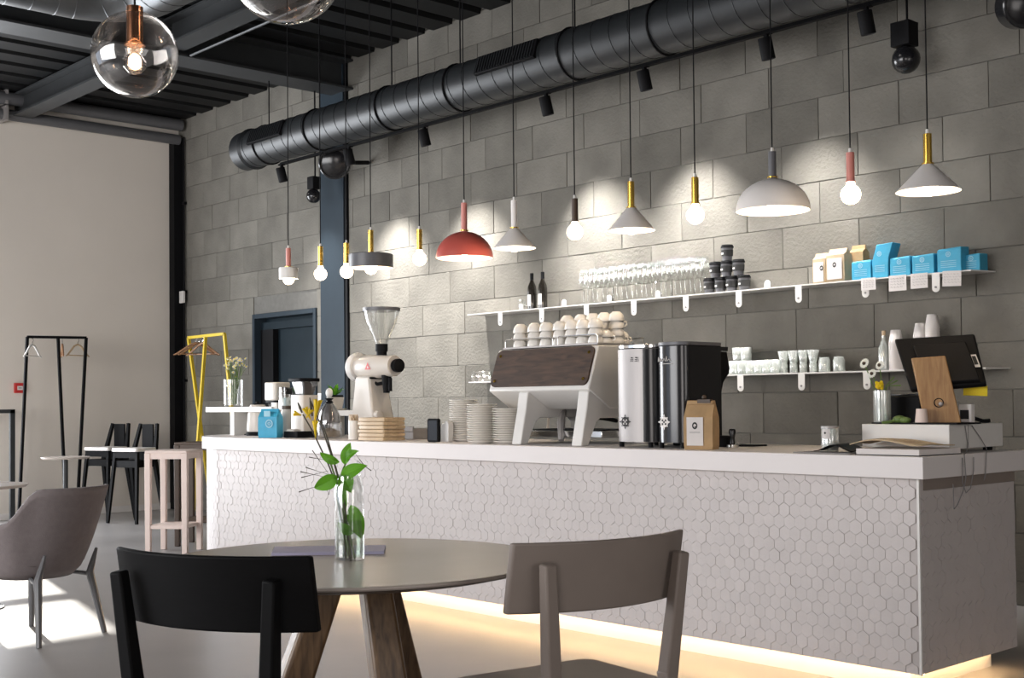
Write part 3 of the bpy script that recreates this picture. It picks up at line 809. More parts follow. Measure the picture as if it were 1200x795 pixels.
# small grinder with hopper
g = thing('coffee_grinder', 'cream box coffee grinder with transparent hopper and black lid', 'coffee grinder', on(357.5, 4.93))
mk('grinder_body', B().prism(rrect(-.085, .075, -.07, .07, .02), 'Z', .045, .30), 'cream', g)
mk('hopper', B().lathe([(.062, .30), (.095, .395), (.092, .395), (.058, .30)], 4), 'smoke', g, rot=(0, 0, radians(45)), smooth=False)
mk('hopper_lid', B().prism(rrect(-.095, .075, -.085, .085, .02), 'Z', .395, .42), 'black', g, bevel=.004)
mk('bean_chute', B().box(-.03, .04, -.03, .03, .30, .39), 'darkgrey', g)
mk('grounds_cup', B().lathe([(0, .0), (.03, .0), (.03, .10), (0, .10)], 20, (-.05, -.1, .032), 'X'), 'cream', g)
mk('base_plate', B().prism(rrect(-.08, .10, -.13, .07, .01), 'Z', .0005, .045), 'black', g)
# succulent
s = thing('potted_succulent', 'small green succulent in a white square pot on the low riser', 'plant', on(393, 5.25, 1.175))
mk('pot', B().lathe([(0, 0), (.055, 0), (.072, .095), (.066, .095), (.06, .08), (0, .08)], 4), 'white', s, rot=(0, 0, radians(30)), smooth=False)
mk('soil', B().lathe([(0, .095), (.064, .095), (.064, .11), (0, .112)], 4), 'black', s, rot=(0, 0, radians(30)), smooth=False)
lf = B()
for k in range(22):
    a = k * 2.4; e = .035 + .02 * (k % 3); q0 = Vector((0, 0, .105)); d = Vector((cos(a), sin(a), 0)); h = .02 + .07 * (1 - k / 22)
    w = Vector((-sin(a), cos(a), 0)) * .012
    lf.faces([q0, q0 + d * e * .6 + w + Vector((0, 0, h * .7)), q0 + d * e + Vector((0, 0, h)), q0 + d * e * .6 - w + Vector((0, 0, h * .7))], [(0, 1, 2, 3)])
mk('leaf', lf, 'green', s, smooth=False)['kind'] = 'stuff'
mk('saucer', B().lathe([(0, .001), (.08, .001), (.09, .012), (.086, .012), (0, .006)], 20), 'white', s)
# carafe with metal dome and jar
c = thing('glass_carafe', 'smoky bell-shaped glass carafe with white stopper left of toothpick cup', 'carafe', on(386, 4.86))
mk('bell', B().lathe([(.078, .10), (.072, .16), (.05, .21), (.022, .245), (.018, .26), (.016, .26), (.02, .24), (.046, .205), (.068, .158), (.074, .10)], 28), 'smoke', c)
mk('steel_ribs', B().lathe([(.06, .11), (.05, .17), (.02, .235), (.018, .235), (.045, .17), (.055, .11)], 10), 'steel', c, smooth=False)
mk('jar', B().lathe([(0, .002), (.085, .002), (.088, .015), (.088, .105), (.082, .108), (.08, .012), (0, .012)], 28), 'smoke', c)
mk('jar_filling', B().lathe([(0, .013), (.075, .013), (.075, .05), (.02, .07), (0, .072)], 16), 'woodpale', c)
mk('neck', B().lathe([(0, .235), (.03, .245), (.016, .26), (.032, .275), (0, .275)], 20), 'black', c)
mk('stopper', B().sphere((0, 0, .31), .024, 14, 10, 1.45), 'white', c)
# cup of sticks
u = thing('stick_cup', 'white cup packed with wooden sticks', 'cup', on(415, 4.78))
mk('cup_body', B().lathe([(0, .001), (.036, .001), (.038, .01), (.038, .125), (.035, .125), (.034, .02), (0, .02)], 24), 'ceramic', u)
sk = B()
for k in range(24):
    a = k * 2.4; r = .03 * sqrt(k / 24); sk.bar((r * cos(a), r * sin(a), .02), (r * 1.05 * cos(a), r * 1.05 * sin(a), .145 + .01 * (k % 3)), .009, .003)
mk('wooden_stick', sk, 'woodpale', u, smooth=False)['kind'] = 'stuff'
# stacked wooden trays
for i in range(6):
    o = mk('wooden_tray', B().prism(rrect(-.135 + .004 * (i % 2), .135 - .003 * (i % 3), -.09, .09, .012), 'Z', .0005, .021).prism(rrect(-.125, .125, -.08, .08, .01), 'Z', .021, .0235), 'woodpale', None, loc=on(447, 4.80) + Vector((.004 * (i % 2), 0, i * .0245)), rot=(0, 0, radians(1.5 * (i % 3))), bevel=.002)
    tag(o, 'pale wooden tray, topmost of the stack before the big white grinder' if i == 5 else 'pale wooden tray, %s from the bottom of the stack before the white grinder' % ORD[i], 'tray', 'stacked wooden trays')

# big shop grinder
eg = thing('shop_coffee_grinder', 'tall white shop coffee grinder with a glass cone hopper', 'coffee grinder', on(437, 5.05))
xg = lambda px: on(px, 5.05).x - eg.location.x
zg = lambda py: zy(437, py, 5.05) - ZTOP
mk('pedestal', B().faces(*(lambda: ([(-.14, -.10, .001), (.15, -.10, .001), (.15, .10, .001), (-.14, .10, .001), (-.15+.05, -.075, zg(441)), (.06, -.075, zg(441)), (.06, .075, zg(441)), (-.10, .075, zg(441))],
     [(0,3,2,1),(4,5,6,7),(0,1,5,4),(1,2,6,5),(2,3,7,6),(3,0,4,7)]))()), 'cream', eg, bevel=.015)
mk('side_knob', B().lathe([(0, 0), (.03, .005), (.03, .05), (0, .06)], 12, (.10, -.05, .16), 'X'), 'cream', eg)
za = zg(430)
mk('motor_housing', B().lathe([(0, -.145), (.075, -.145), (.08, -.13), (.08, .10), (.072, .12), (.072, .22), (.065, .235), (0, .235)], 28, (0.02, 0, za), 'X'), 'cream', eg)
mk('end_disc', B().lathe([(0, -.215), (.085, -.21), (.10, -.20), (.102, -.185), (.095, -.15), (.07, -.145), (0, -.145)], 32, (0.02, 0, za), 'X'), 'white', eg)
mk('disc_hub', B().lathe([(0, -.225), (.03, -.222), (.032, -.21), (0, -.21)], 20, (0.02, 0, za), 'X'), 'cream', eg)
mk('front_dial', B().lathe([(0, .235), (.042, .24), (.045, .25), (.045, .28), (0, .29)], 24, (0.02, 0, za), 'X'), 'black', eg)
mk('saddle', B().box(-.11, .07, -.07, .07, za - .085, za - .072), 'black', eg)
mk('outlet', B().lathe([(0, -.18), (.022, -.18), (.03, -.10), (.035, -.06), (0, -.06)], 16, (.17, -.01, za)), 'black', eg)
mk('bag_clamp', B().tube([(.15, 0, za - .11), (.08, -.02, za - .12), (.04, -.03, za - .10)], .012), 'black', eg)
mk('spout', B().cyl((.21, -.01, za), .014, -.17, -.08, 12), 'black', eg)
mk('hopper_neck', B().lathe([(0, .075), (.035, .075), (.035, .10), (.042, .10), (.042, .15), (0, .15)], 20, (.105, 0, za)), 'black', eg)
mk('hopper_cone', B().lathe([(.04, .15), (.055, .19), (.105, .30), (.125, .385), (.121, .385), (.10, .30), (.05, .19), (.036, .15)], 32, (.105, 0, za)), 'glass', eg)
mk('hopper_rim', B().lathe([(.0, .372), (.118, .372), (.118, .392), (0, .394)], 32, (.105, 0, za)), 'smoke', eg)
mk('rim_band', B().lathe([(.119, .372), (.127, .372), (.127, .395), (.119, .395)], 32, (.105, 0, za)), 'darkgrey', eg)
yy = -.083
mk('logo', B().faces([(.025, yy, za - .022), (.090, yy, za - .022), (.0575, yy, za + .028), (.047, yy-.001, za - .012), (.073, yy-.001, za - .012), (.06, yy-.001, za + .012)], [(0, 1, 2)]), 'red', eg, smooth=False)
mk('logo_mark', B().faces([(.053, yy - .001, za - .012), (.067, yy - .001, za - .012), (.06, yy - .001, za + .004)], [(0, 1, 2)]), 'white', eg, smooth=False)
# low steel tray behind trays
o = mk('steel_drawer', B().box(-.13, .13, -.1, .1, .0005, .07).box(-.14, .14, -.11, -.1, .05, .085), 'steel', None, loc=on(484, 5.1), bevel=.003); tag(o, 'low steel knock-out drawer behind the wooden trays', 'drawer')
# phone-like black block and white holder
o = thing('card_reader', 'black upright rounded card reader left of the plates', 'card reader', on(508.5, 4.72), radians(8))
mk('case', B().prism(rrect(-.043, .043, .001, .142, .014), 'Y', -.012, .012), 'black', o)
mk('screen', B().prism(rrect(-.036, .036, .012, .13, .006), 'Y', -.0135, -.012), 'blackg', o)
o = mk('napkin_holder', B().prism([(-.03, 0.001), (.04, 0.001), (.045, .10), (.035, .125), (.02, .13), (.005, .115), (-.02, .11), (-.03, .09)], 'Y', -.02, .02), 'white', None, loc=on(523, 4.80), bevel=.004); tag(o, 'small white napkin holder between card reader and plates', 'holder')

# plates
def plate_mesh(R, h):
    b = B().lathe([(0, .0), (R * .55, .0), (R * .58, .002), (R * .95, h * .8), (R, h), (R * .985, h + .0015), (R * .9, h * .85), (R * .55, .004), (0, .004)], 28)
    me = bpy.data.meshes.new('plate'); b.b.to_mesh(me); b.b.free(); me.materials.append(MT['ceramic'])
    for p in me.polygons: p.use_smooth = True
    return me
for px, Y, n, R, nm in ((543.5, 4.92, 19, .090, 'leftmost, tallest'), (565, 4.74, 17, .0895, 'middle'), (597, 4.80, 15, .10, 'rightmost')):
    me = plate_mesh(R, .0155); p = on(px, Y); zt = .013
    for i in range(n):
        o = bpy.data.objects.new('side_plate', me); COL.objects.link(o)
        o.location = p + Vector((random.uniform(-.002, .002), random.uniform(-.002, .002), .0008 + i * .0128 * 1.02)); o.rotation_euler = (0, 0, random.random())
        tag(o, 'cream plate on top of the %s plate stack' % nm if i == n - 1 else 'cream plate, %s from the bottom of the %s plate stack' % (ORD[i], nm), 'plate', 'plates in the %s stack' % nm)

# ------------------------------------------------------------------ espresso machine
em = thing('espresso_machine', 'white espresso machine with a walnut back panel on splayed legs', 'espresso machine', (-5.0, 4.76, ZTOP))
ex = lambda px, py, Y: aY(px, py, Y).x + 5.0
x0, x1 = ex(575, 458, 4.77) - .0, ex(699, 417, 4.84) + .02
prof = [(.0, .315), (.075, .535), (.50, .545), (.52, .30), (.36, .195), (.16, .195), (-.005, .30)]
mk('machine_body', B().prism(prof, 'X', x0, x1), 'white', em, bevel=.008)
# walnut panel on the sloping back
n_ = Vector((0, -.22, .075)).normalized(); up_ = Vector((0, .075, .22)).normalized()
P = rrect(x0 + .012, x1 - .012, .006, .226, .035, 5)
pp = B(); base = Vector((0, .0, .315))
fr_ = [Vector((u, 0, 0)) + base + up_ * v + n_ * .012 for u, v in P]; bk_ = [Vector((u, 0, 0)) + base + up_ * v + n_ * .0005 for u, v in P]; nn = len(P)
pp.faces(fr_ + bk_, [tuple(range(nn)), tuple(range(nn, 2 * nn))[::-1]] + [(i, (i + 1) % nn, (i + 1) % nn + nn, i + nn) for i in range(nn)])
wp = mk('walnut_panel', pp, 'woodpanel', em)
for u in (x0 + .045, x1 - .045):
    for v_ in (.04, .19):
        c_ = Vector((u, 0, 0)) + base + up_ * v_ + n_ * .0125
        s_ = mk('screw', B().lathe([(0, 0), (.009, 0), (.009, .003), (0, .004)], 12), 'brass', wp, loc=c_, rot=n_.to_track_quat('Z', 'Y').to_euler())
legP = [(-.06, .0), (-.005, .0), (.06, .125), (.09, .145), (.37, .145), (.40, .125), (.44, .0), (.50, .0), (.49, .20), (.36, .26), (.08, .30), (.0, .29), (-.015, .20)]
for u in (ex(604, 524, 4.73), ex(674, 524, 4.73)):
    mk('leg_frame', B().prism([(y, z + .001) for y, z in legP], 'X', u, u + .074), 'white', em, bevel=.006)
mk('drip_tray', B().box(x0 + .1, x1 - .1, .2, .52, .035, .075), 'chrome', em, bevel=.005)
mk('drip_grid', B().box(x0 + .12, x1 - .12, .2, .5, .0765, .08), 'black', em)
for k, u in enumerate((x0 + .35, x0 + .68)):
    gp = mk('group_head', B().lathe([(0, 0), (.035, 0), (.04, .02), (.04, .07), (0, .07)], 20, (u, .42, .13)), 'chrome', em)
    mk('portafilter_handle', B().tube([(u, .44, .15), (u + .02, .56, .14), (u + .03, .66, .12)], [.014, .016, .012]), 'black', gp)
mk('steam_lever', B().tube([(x0 + .30, .3, .19), (x0 + .36, .22, .12), (x0 + .40, .18, .02)], [.02, .024, .016]), 'steel', em)
mk('steam_wand', B().tube([(x0 + .03, .48, .2), (x0 - .03, .5, .14), (x0 - .06, .52, .05)], .008), 'chrome', em)
mk('cup_tray', B().box(x0 + .02, x1 - .02, .09, .48, .541, .55), 'steel', em)
rl = B(); zr = .585
for seg in ((x0 + .03, x0 + .42), (x0 + .46, x1 - .03)):
    rl.tube([(seg[0], .1, .55), (seg[0], .1, zr), (seg[0] + .012, .1, zr + .012), (seg[1] - .012, .1, zr + .012), (seg[1], .1, zr), (seg[1], .1, .55)], .0035, 6)
    rl.tube([(seg[0], .47, .55), (seg[0], .47, zr), (seg[1], .47, zr), (seg[1], .47, .55)], .0035, 6)
mk('cup_rail', rl, 'chrome', em)
# cups upside down in stacks on the machine
def cup_mesh(R, H):
    b = B().lathe([(R * .97, 0), (R, H * .04), (R * .98, H * .25), (R * .90, H * .55), (R * .72, H * .82), (R * .55, H * .93), (R * .5, H), (0, H * .98)], 22)
    me = bpy.data.meshes.new('coffee_cup'); b.b.to_mesh(me); b.b.free(); me.materials.append(MT['ceramic'])
    for p in me.polygons: p.use_smooth = True
    return me
cm = cup_mesh(.044, .052); cm2 = cup_mesh(.050, .04)
hb = B().tube([(.045, 0, .04), (.062, 0, .038), (.066, 0, .022), (.046, 0, .012)], .005, 6)
hme = bpy.data.meshes.new('handle'); hb.b.to_mesh(hme); hb.b.free(); hme.materials.append(MT['ceramic'])
ztray = ZTOP + .551
def cup(me, loc, rz, label, grp):
    o = bpy.data.objects.new('coffee_cup', me); COL.objects.link(o); o.location = loc; o.rotation_euler = (0, 0, rz)
    h = bpy.data.objects.new('handle', hme); COL.objects.link(h); h.parent = o
    return tag(o, label, 'cup', grp)
fx = [610, 627, 641, 657, 671, 684, 698]
names = ['first', 'second', 'third', 'fourth', 'fifth', 'sixth', 'seventh']
for i, px in enumerate(fx):
    x = aY(px, 405, 4.925).x
    n = 4
    for k in range(3):
        cup(cm, (x + random.uniform(-.002, .002), 4.925, ztray + k * .0415), random.uniform(1.0, 2.2), 'upturned white cup, %s in the %s front stack from left on the machine' % (('bottom one', 'middle one', 'top one')[k], names[i]), 'cups in the %s front stack' % names[i])
    if i >= 2:
        for k in range(4):
            cup(cm, (x + .03, 5.06, ztray + k * .0415), random.uniform(.5, 2.5), 'upturned white cup, %s in the back stack behind the %s front stack' % (('bottom one', 'second lowest', 'second highest', 'top one')[k], names[i]), 'cups in the back stack behind the %s front stack' % names[i])
nm5 = ['left', 'middle', 'right']
for i, (px, Y, n) in enumerate(((708, 4.98, 2), (719, 5.06, 2), (727, 5.15, 2))):
    x = min(aY(px, 405, Y).x, -5 + x1 - .07)
    for k in range(n):
        cup(cm2, (x, Y, ztray + k * .034), random.uniform(0, 3), 'wide white cup, %s one of the %s low stack behind the silver brewer' % (('lower', 'upper')[k], nm5[i]), 'wide cups in the %s low stack' % nm5[i])

# ------------------------------------------------------------------ two tall brewers
def towerbrewer(px0, px1, Y, m, label, ztop, cable=False, deep=.36):
    a, b = on(px0, Y).x, on(px1, Y).x; w = b - a
    t = thing('batch_brewer', label, 'coffee brewer', ((a + b) / 2, Y, ZTOP))
    R = w * .5
    P = [(R * sin(radians(q)), R * .62 - R * .62 * cos(radians(q))) for q in range(-90, 91, 12)] + [(R, deep), (-R, deep)]
    mk('tower_body', B().prism(P, 'Z', .028, ztop), m, t)
    mk('top_cap', B().prism([(x * 1.02, y if y > 0 else y - .003) for x, y in P], 'Z', ztop + .004, ztop + .022), 'chrome' if m == 'steel' else 'darkgrey', t, bevel=.002)
    mk('cap_gap', B().prism([(x * .97, y + .003) for x, y in P], 'Z', ztop, ztop + .004), 'black', t)
    for fx_, fy in ((-R * .7, R * .3), (R * .7, R * .3), (-R * .7, deep - .05), (R * .7, deep - .05)):
        mk('foot', B().cyl((fx_, fy, 0), .013, .0005, .029, 12), 'black', t)
    # round medallion near the foot
    zc = .13; e = B(); cxx = -R * .25; cyy = R * .62 - sqrt(1 - .0625) * R * .62 - .004
    for k in range(24):
        a0, a1 = 2 * pi * k / 24, 2 * pi * (k + 1) / 24
        e.faces([(cxx, cyy, zc), (cxx + .026 * cos(a0), cyy, zc + .026 * sin(a0)), (cxx + .026 * cos(a1), cyy, zc + .026 * sin(a1))], [(0, 1, 2)])
    for k in range(8):
        a0 = 2 * pi * k / 8; d = Vector((cos(a0), 0, sin(a0))); s_ = Vector((-sin(a0), 0, cos(a0))); c_ = Vector((cxx, cyy - .0005, zc)); L_ = .04 if k % 2 == 0 else .034
        e.faces([c_ + d * .027 + s_ * .006, c_ + d * .027 - s_ * .006, c_ + d * L_], [(0, 1, 2)])
    md = mk('medallion', e, 'ink' if m == 'steel' else 'lampgrey', t, smooth=False)
    f_ = B()
    for dx, dz in ((-.01, .008), (.01, .008), (-.01, -.01), (.01, -.01), (0, 0)):
        f_.cbox((cxx + dx, cyy - .001, zc + dz), (.009, .0006, .009))
    mk('medallion_print', f_, 'steel' if m == 'steel' else 'ink', md, smooth=False)
    return t, R, cxx
tb, R1, cxx = towerbrewer(715, 763.5, 4.74, 'steel', 'silver tall coffee brewer with a dark round medallion, beside espresso machine', .500)
sp_ = [(R1 * sin(radians(q)) * 1.012, R1 * .62 - R1 * .62 * cos(radians(q)) * 1.012) for q in range(32, 91, 6)] + [(R1 * 1.012, .362), (R1 * .55, .362)]
mk('dark_side_panel', B().prism(sp_, 'Z', .029, .499), 'blackg', tb)
sc_ = B(); yv = R1 * .62 * (1 - sqrt(1 - .04)) - .004
for dx in (.015, .045):
    sc_.cbox((dx, yv, .445), (.018, .0008, .004)); sc_.cbox((dx, yv, .455), (.012, .0008, .006)); sc_.cbox((dx, yv, .437), (.02, .0008, .003))
mk('printed_symbol', sc_, 'ink', tb, smooth=False)
tb2, R2_, cxx = towerbrewer(765.5, 801, 4.74, 'blackg', 'black tall coffee brewer with silver script near its top', .505, deep=.30)
# script on the black brewer: a running line
yb = -.003
sc = B(); pts_ = [(-.075, .43), (-.07, .452), (-.062, .43), (-.055, .446), (-.048, .43), (-.04, .441), (-.03, .431), (-.02, .445), (-.012, .431), (-.002, .455), (.0, .43), (.012, .441), (.02, .432)]
def cyr(x): return R2_ * .62 * (1 - sqrt(max(0, 1 - (x / R2_) ** 2))) - .003
sc.tube([(x, cyr(x), z) for x, z in pts_], .0022, 5)
sc.tube([(x, cyr(x), .418) for x in (-.06, -.03, 0, .03)], .0015, 5)
mk('script_lettering', sc, 'lampgrey', tb2)
# the black grinder housing behind/beside it
bh = thing('black_grinder', 'bulky black coffee grinder with an angled right side behind kraft bag', 'coffee grinder', (on(801, 5.05).x - .08, 5.055, ZTOP))
wX = on(853, 5.25).x - bh.location.x
mk('housing', B().prism([(0, .001), (wX * .74, .001), (wX * .74, .28), (wX * .80, .33), (wX * .97, .375), (wX, .40), (wX * .92, .49), (0, .50)], 'Y', 0, .22), 'black', bh, bevel=.006)
mk('lid', B().prism([(.001, .502), (wX * .92, .493), (wX * .93, .515), (.001, .52)], 'Y', -.005, .225), 'blackg', bh)
mk('lid_knob', B().sphere((.06, .1, .528), .016), 'chrome', bh)

# kraft bag with clip
kb = thing('kraft_coffee_bag', 'open brown kraft bag with white label and clip on the bar', 'bag', on(822, 4.73), radians(18))
mk('bag_body', pouch('k', .145, .09, .235, 'kraft', .66), 'kraft', kb, smooth=False)
mk('rolled_top', B().box(-.066, .066, -.02, .012, .215, .232), 'kraft', kb, bevel=.004)
mk('clip', B().box(-.01, .055, -.026, .016, .222, .24).sphere((.02, -.01, .25), .012, 10, 6), 'amberl', kb)
lb_ = mk('label', B().box(-.055, .028, -.0535, -.052, .02, .155), 'paper', kb, smooth=False)
def ring_logo(parent, c, r, y):
    o = B(); n = 18
    for k in range(n):
        a, a2 = 2*pi*k/n, 2*pi*(k+1)/n
        o.faces([(c[0]+r*.8*cos(a), y, c[1]+r*sin(a)), (c[0]+r*.8*cos(a2), y, c[1]+r*sin(a2)), (c[0]+r*.42*cos(a2), y, c[1]+r*.5*sin(a2)), (c[0]+r*.42*cos(a), y, c[1]+r*.5*sin(a))], [(0,1,2,3)])
    o.faces([(c[0]-r*.1, y, c[1]-r*.4), (c[0]+r*.35, y, c[1]-r*.4), (c[0]+r*.35, y, c[1]-r*.15), (c[0], y, c[1]-r*.1)], [(0, 1, 2, 3)])
    return mk('logo', o, 'ink', parent, smooth=False)
ring_logo(lb_, (-.013, .115), .017, -.0545)
tl = B()
for z in (.085, .08): tl.box(-.04, .013, -.0543, -.0535, z, z + .0015)
mk('printed_line', tl, 'inkgrey', lb_, smooth=False)
# tamper
tp = thing('coffee_tamper', 'black handled coffee tamper standing right of kraft bag', 'tamper', on(858, 4.98))
mk('handle', B().lathe([(0, .095), (.014, .093), (.018, .08), (.012, .05), (.014, .02), (.026, .015), (0, .015)], 16), 'blackg', tp)
mk('foot', B().lathe([(0, 0), (.03, 0), (.03, .015), (0, .016)], 20), 'chrome', tp)
o = mk('tamping_mat', B().prism(rrect(-.1, .1, -.07, .07, .02), 'Z', .0005, .008), 'black', None, loc=on(872, 5.20)); tag(o, 'flat black rubber mat near the back edge of bar', 'mat')
o = mk('black_puck', B().lathe([(0, .001), (.035, .001), (.036, .05), (.03, .058), (0, .058)], 20), 'black', None, loc=on(847, 5.03)); tag(o, 'short black canister half hidden behind kraft bag', 'canister')
# can
cn = thing('glass_jar', 'grey glass jar with a white square sticker on front part of bar', 'jar', on(972.5, 4.80))
mk('jar_body', B().lathe([(0, .001), (.037, .001), (.0385, .006), (.0385, .108), (.036, .112), (.034, .112), (.034, .01), (0, .01)], 28), 'ribbed', cn)
mk('jar_content', B().lathe([(0, .011), (.033, .011), (.033, .08), (0, .08)], 20), 'lampgrey', cn)
lid = mk('rim', B().lathe([(.034, .106), (.0395, .106), (.0395, .116), (.034, .116)], 28), 'steel', cn)
g_ = B(); 
def cylp(a, z, r): return (r * cos(a), r * sin(a), z)
aa0 = radians(-115); 
for i in range(5):
    a, b_ = aa0 + i * .2, aa0 + (i + 1) * .2
    g_.faces([cylp(a, .06, .0395), cylp(b_, .06, .0395), cylp(b_, .104, .0395), cylp(a, .104, .0395)], [(0, 1, 2, 3)])
stk = mk('sticker', g_, 'paper', cn)
mk('sticker_dot', B().lathe([(0, 0), (.005, 0), (.005, .0006), (0, .0006)], 12), 'ink', stk, loc=cylp(aa0 + .45, .086, .0398), rot=Vector((cos(aa0 + .45), sin(aa0 + .45), 0)).to_track_quat('Z', 'Y').to_euler())
# ================================================================== register corner of the bar
rg = thing('register_box', 'low white box on the right end of bar under the till screen', 'box', (-3.08, 4.95, ZTOP))
RZ = 1.108
mk('box_body', B().box(0, .42, 0, .48, .018, RZ - ZTOP), 'white', rg, bevel=.003)
for fx_, fy in ((.03, .04), (.39, .04), (.03, .44), (.375, .425)): mk('foot', B().box(fx_ - .015, fx_ + .015, fy - .015, fy + .015, .0005, .018), 'black', rg)
mk('panel_seam', B().box(.4205, .4215, .16, .163, .02, RZ - ZTOP - .004), 'inkgrey', rg)
def onr(px, Y, z=RZ, py=490): p = aY(px, py, Y); return Vector((p.x, Y, z))
# till screen seen from behind: black panel on a leaning oak stand
def quad_slab(name, pts, n_thick, m, parent, bevel=.004):
    a, b_, c, d = [Vector(p) for p in pts]; n = (b_ - a).cross(d - a).normalized() * n_thick
    b = B().faces([a, b_, c, d, a + n, b_ + n, c + n, d + n], [(0,1,2,3),(7,6,5,4),(0,4,5,1),(1,5,6,2),(2,6,7,3),(3,7,4,0)])
    return mk(name, b, m, parent, bevel=bevel)
tlx = thing('till_screen', 'black till touchscreen seen from behind, above the white box', 'screen', (0, 0, 0))
P1, P2, P3, P4 = aY(1048, 397, 5.16), aY(1142, 391, 5.30), aY(1156, 449, 5.16), aY(1067, 456, 5.02)
quad_slab('screen_panel', (P1, P2, P3, P4), .03, 'screenback', tlx, .008)
ctr = (P1 + P2 + P3 + P4) / 4; nrm = (P2 - P1).cross(P4 - P1).normalized()
if nrm.y > 0: nrm = -nrm
def inpl(u, v, off=0): return P1 + (P2 - P1) * u + (P4 - P1) * v + nrm * off
quad_slab('rear_cover', (inpl(.2, .2, .001), inpl(.85, .2, .001), inpl(.85, .95, .001), inpl(.2, .95, .001)), .02 if nrm.dot((P2 - P1).cross(P4 - P1)) > 0 else -.02, 'black', tlx)
for u, v_ in ((.86, .55),): 
    q1 = quad_slab('sticker', (inpl(.84, .42, .004), inpl(.92, .42, .004), inpl(.92, .66, .004), inpl(.84, .66, .004)), .002, 'lampgrey', tlx, 0)
    quad_slab('sticker_print', (inpl(.86, .46, .0075), inpl(.905, .46, .0075), inpl(.905, .62, .0075), inpl(.86, .62, .0075)), .001, 'ink', q1, 0)
bd = thing('oak_stand', 'leaning oak board that props up the till screen', 'stand', (0, 0, 0))
Q1, Q2, Q3, Q4 = aY(1068, 420, 4.99), aY(1108, 417, 5.07), aY(1127, 494, 5.10), aY(1084, 494, 5.02)
Q3.z = Q4.z = RZ + .002
quad_slab('oak_board', (Q1, Q2, Q3, Q4), .028, 'woodboard', bd, .005)
bn = (Q2 - Q1).cross(Q4 - Q1).normalized()
if bn.y > 0: bn = -bn
hc = Q1 + (Q2 - Q1) * .52 + (Q4 - Q1) * .70
hl = mk('cable_hole', B().lathe([(0, .001), (.021, .001), (.021, .004), (.017, .004), (.016, .0015), (0, .0015)], 20), 'black', bd, loc=hc, rot=bn.to_track_quat('Z', 'Y').to_euler())
mk('cable_plug', B().sphere((.008, -.005, .01), .011, 12, 8), 'steel', hl)
o = mk('black_mat', B().prism([(-.05, .03), (.12, .0), (.37, .005), (.40, .16), (.30, .22), (-.02, .2)], 'Z', .0005, .007), 'black', None, loc=(-3.0, 4.952, RZ)); tag(o, 'thin black folder lying under the oak stand', 'folder')
o = mk('yellow_card', B().cbox((0, 0, 0), (.10, .004, .045)), 'petal', None, loc=aY(1143, 458, 5.2), rot=(.1, .05, radians(20)), smooth=False); tag(o, 'yellow card sticking out below the till screen', 'card')
pr = thing('receipt_printer', 'black receipt printer behind the oak stand', 'printer', onr(1066, 5.22))
mk('printer_body', B().box(-.11, .10, -.08, .08, .0005, .125), 'black', pr, bevel=.006)
mk('printer_lid', B().box(-.108, .098, -.07, .075, .126, .134), 'blackg', pr, bevel=.003)
o = mk('card_terminal', B().prism(rrect(-.03, .03, -.02, .02, .008), 'Z', .0008, .085), 'lampgrey', None, loc=onr(1133, 5.18)); tag(o, 'small grey payment terminal right of the oak stand', 'terminal')
mk('keypad', B().box(-.02, .02, -.022, -.0195, .02, .06), 'ink', o)
o = mk('paper_cup', B().lathe([(0, .001), (.028, .001), (.022, .06), (0, .06)], 16), 'pinkpl', None, loc=onr(1080, 4.975, RZ + .0075)); tag(o, 'small pale pink cup upside down left of oak board foot', 'cup')
o = mk('cable_bundle', B().tube([onr(1133, 5.3, RZ + .012), onr(1142, 5.32, RZ + .02), onr(1152, 5.36, RZ + .008), onr(1160, 5.38, RZ + .01)], .009), 'black'); tag(o, 'black cable bundle on the right of the white box', 'cable')
# vase with gerberas
gv = thing('glass_vase', 'tall clear glass vase with white gerberas beside the till', 'vase', onr(1034, 5.03))
mk('vessel', B().lathe([(0, .001), (.036, .001), (.038, .008), (.038, .15), (.0355, .15), (.0355, .012), (0, .012)], 28), 'ribbed', gv)
mk('water', B().lathe([(0, .013), (.034, .013), (.034, .045), (0, .045)], 24), 'water', gv)
st = B(); pe_ = B(); ce_ = B()
for (px, py, r) in ((1013, 426, .026), (1031, 428, .024), (1022, 438, .024)):
    e = aY(px, py, 5.0) - gv.location
    st.tube([(0, 0, .02), (e.x * .4, 0, .13), tuple(e)], .0025, 5); flower_daisy(pe_, e, r, 16, (-.1, -.9, .35)); ce_.sphere(e + Vector((0, -.005, 0)), .008, 8, 6)
mk('stem', st, 'stem', gv)['kind'] = 'stuff'
mk('gerbera_petal', pe_, 'wpetal', gv, smooth=False)['kind'] = 'stuff'
mk('gerbera_centre', ce_, 'amberl', gv)['kind'] = 'stuff'
ye = B()
for k in range(14): 
    a = k * 2.4; ye.sphere((.012 * cos(a), -.02 + .012 * sin(a), .16 + .002 * k), .009, 6, 4)
mk('yellow_bud', ye, 'petal', gv)['kind'] = 'stuff'
gr = B()
for (px, py) in ((1048, 442), (1056, 452), (1052, 446)):
    e = aY(px, py, 5.06) - gv.location; gr.tube([(0, 0, .1), (e.x * .3, .01, .17), tuple(e)], [.002, .002, .004], 5)
mk('grass_ear', gr, 'stem', gv)['kind'] = 'stuff'
o = mk('dried_posy', B().sphere((0, 0, .02), .03, 10, 8, .6).sphere((.035, -.01, .016), .025, 10, 8, .6).tube([(0, 0, .02), (-.03, -.04, .008), (-.05, -.06, .006)], .006), 'stem', None, loc=onr(1054, 4.985, RZ + .001), bevel=0); tag(o, 'small green posy lying beside the gerbera vase', 'plant')

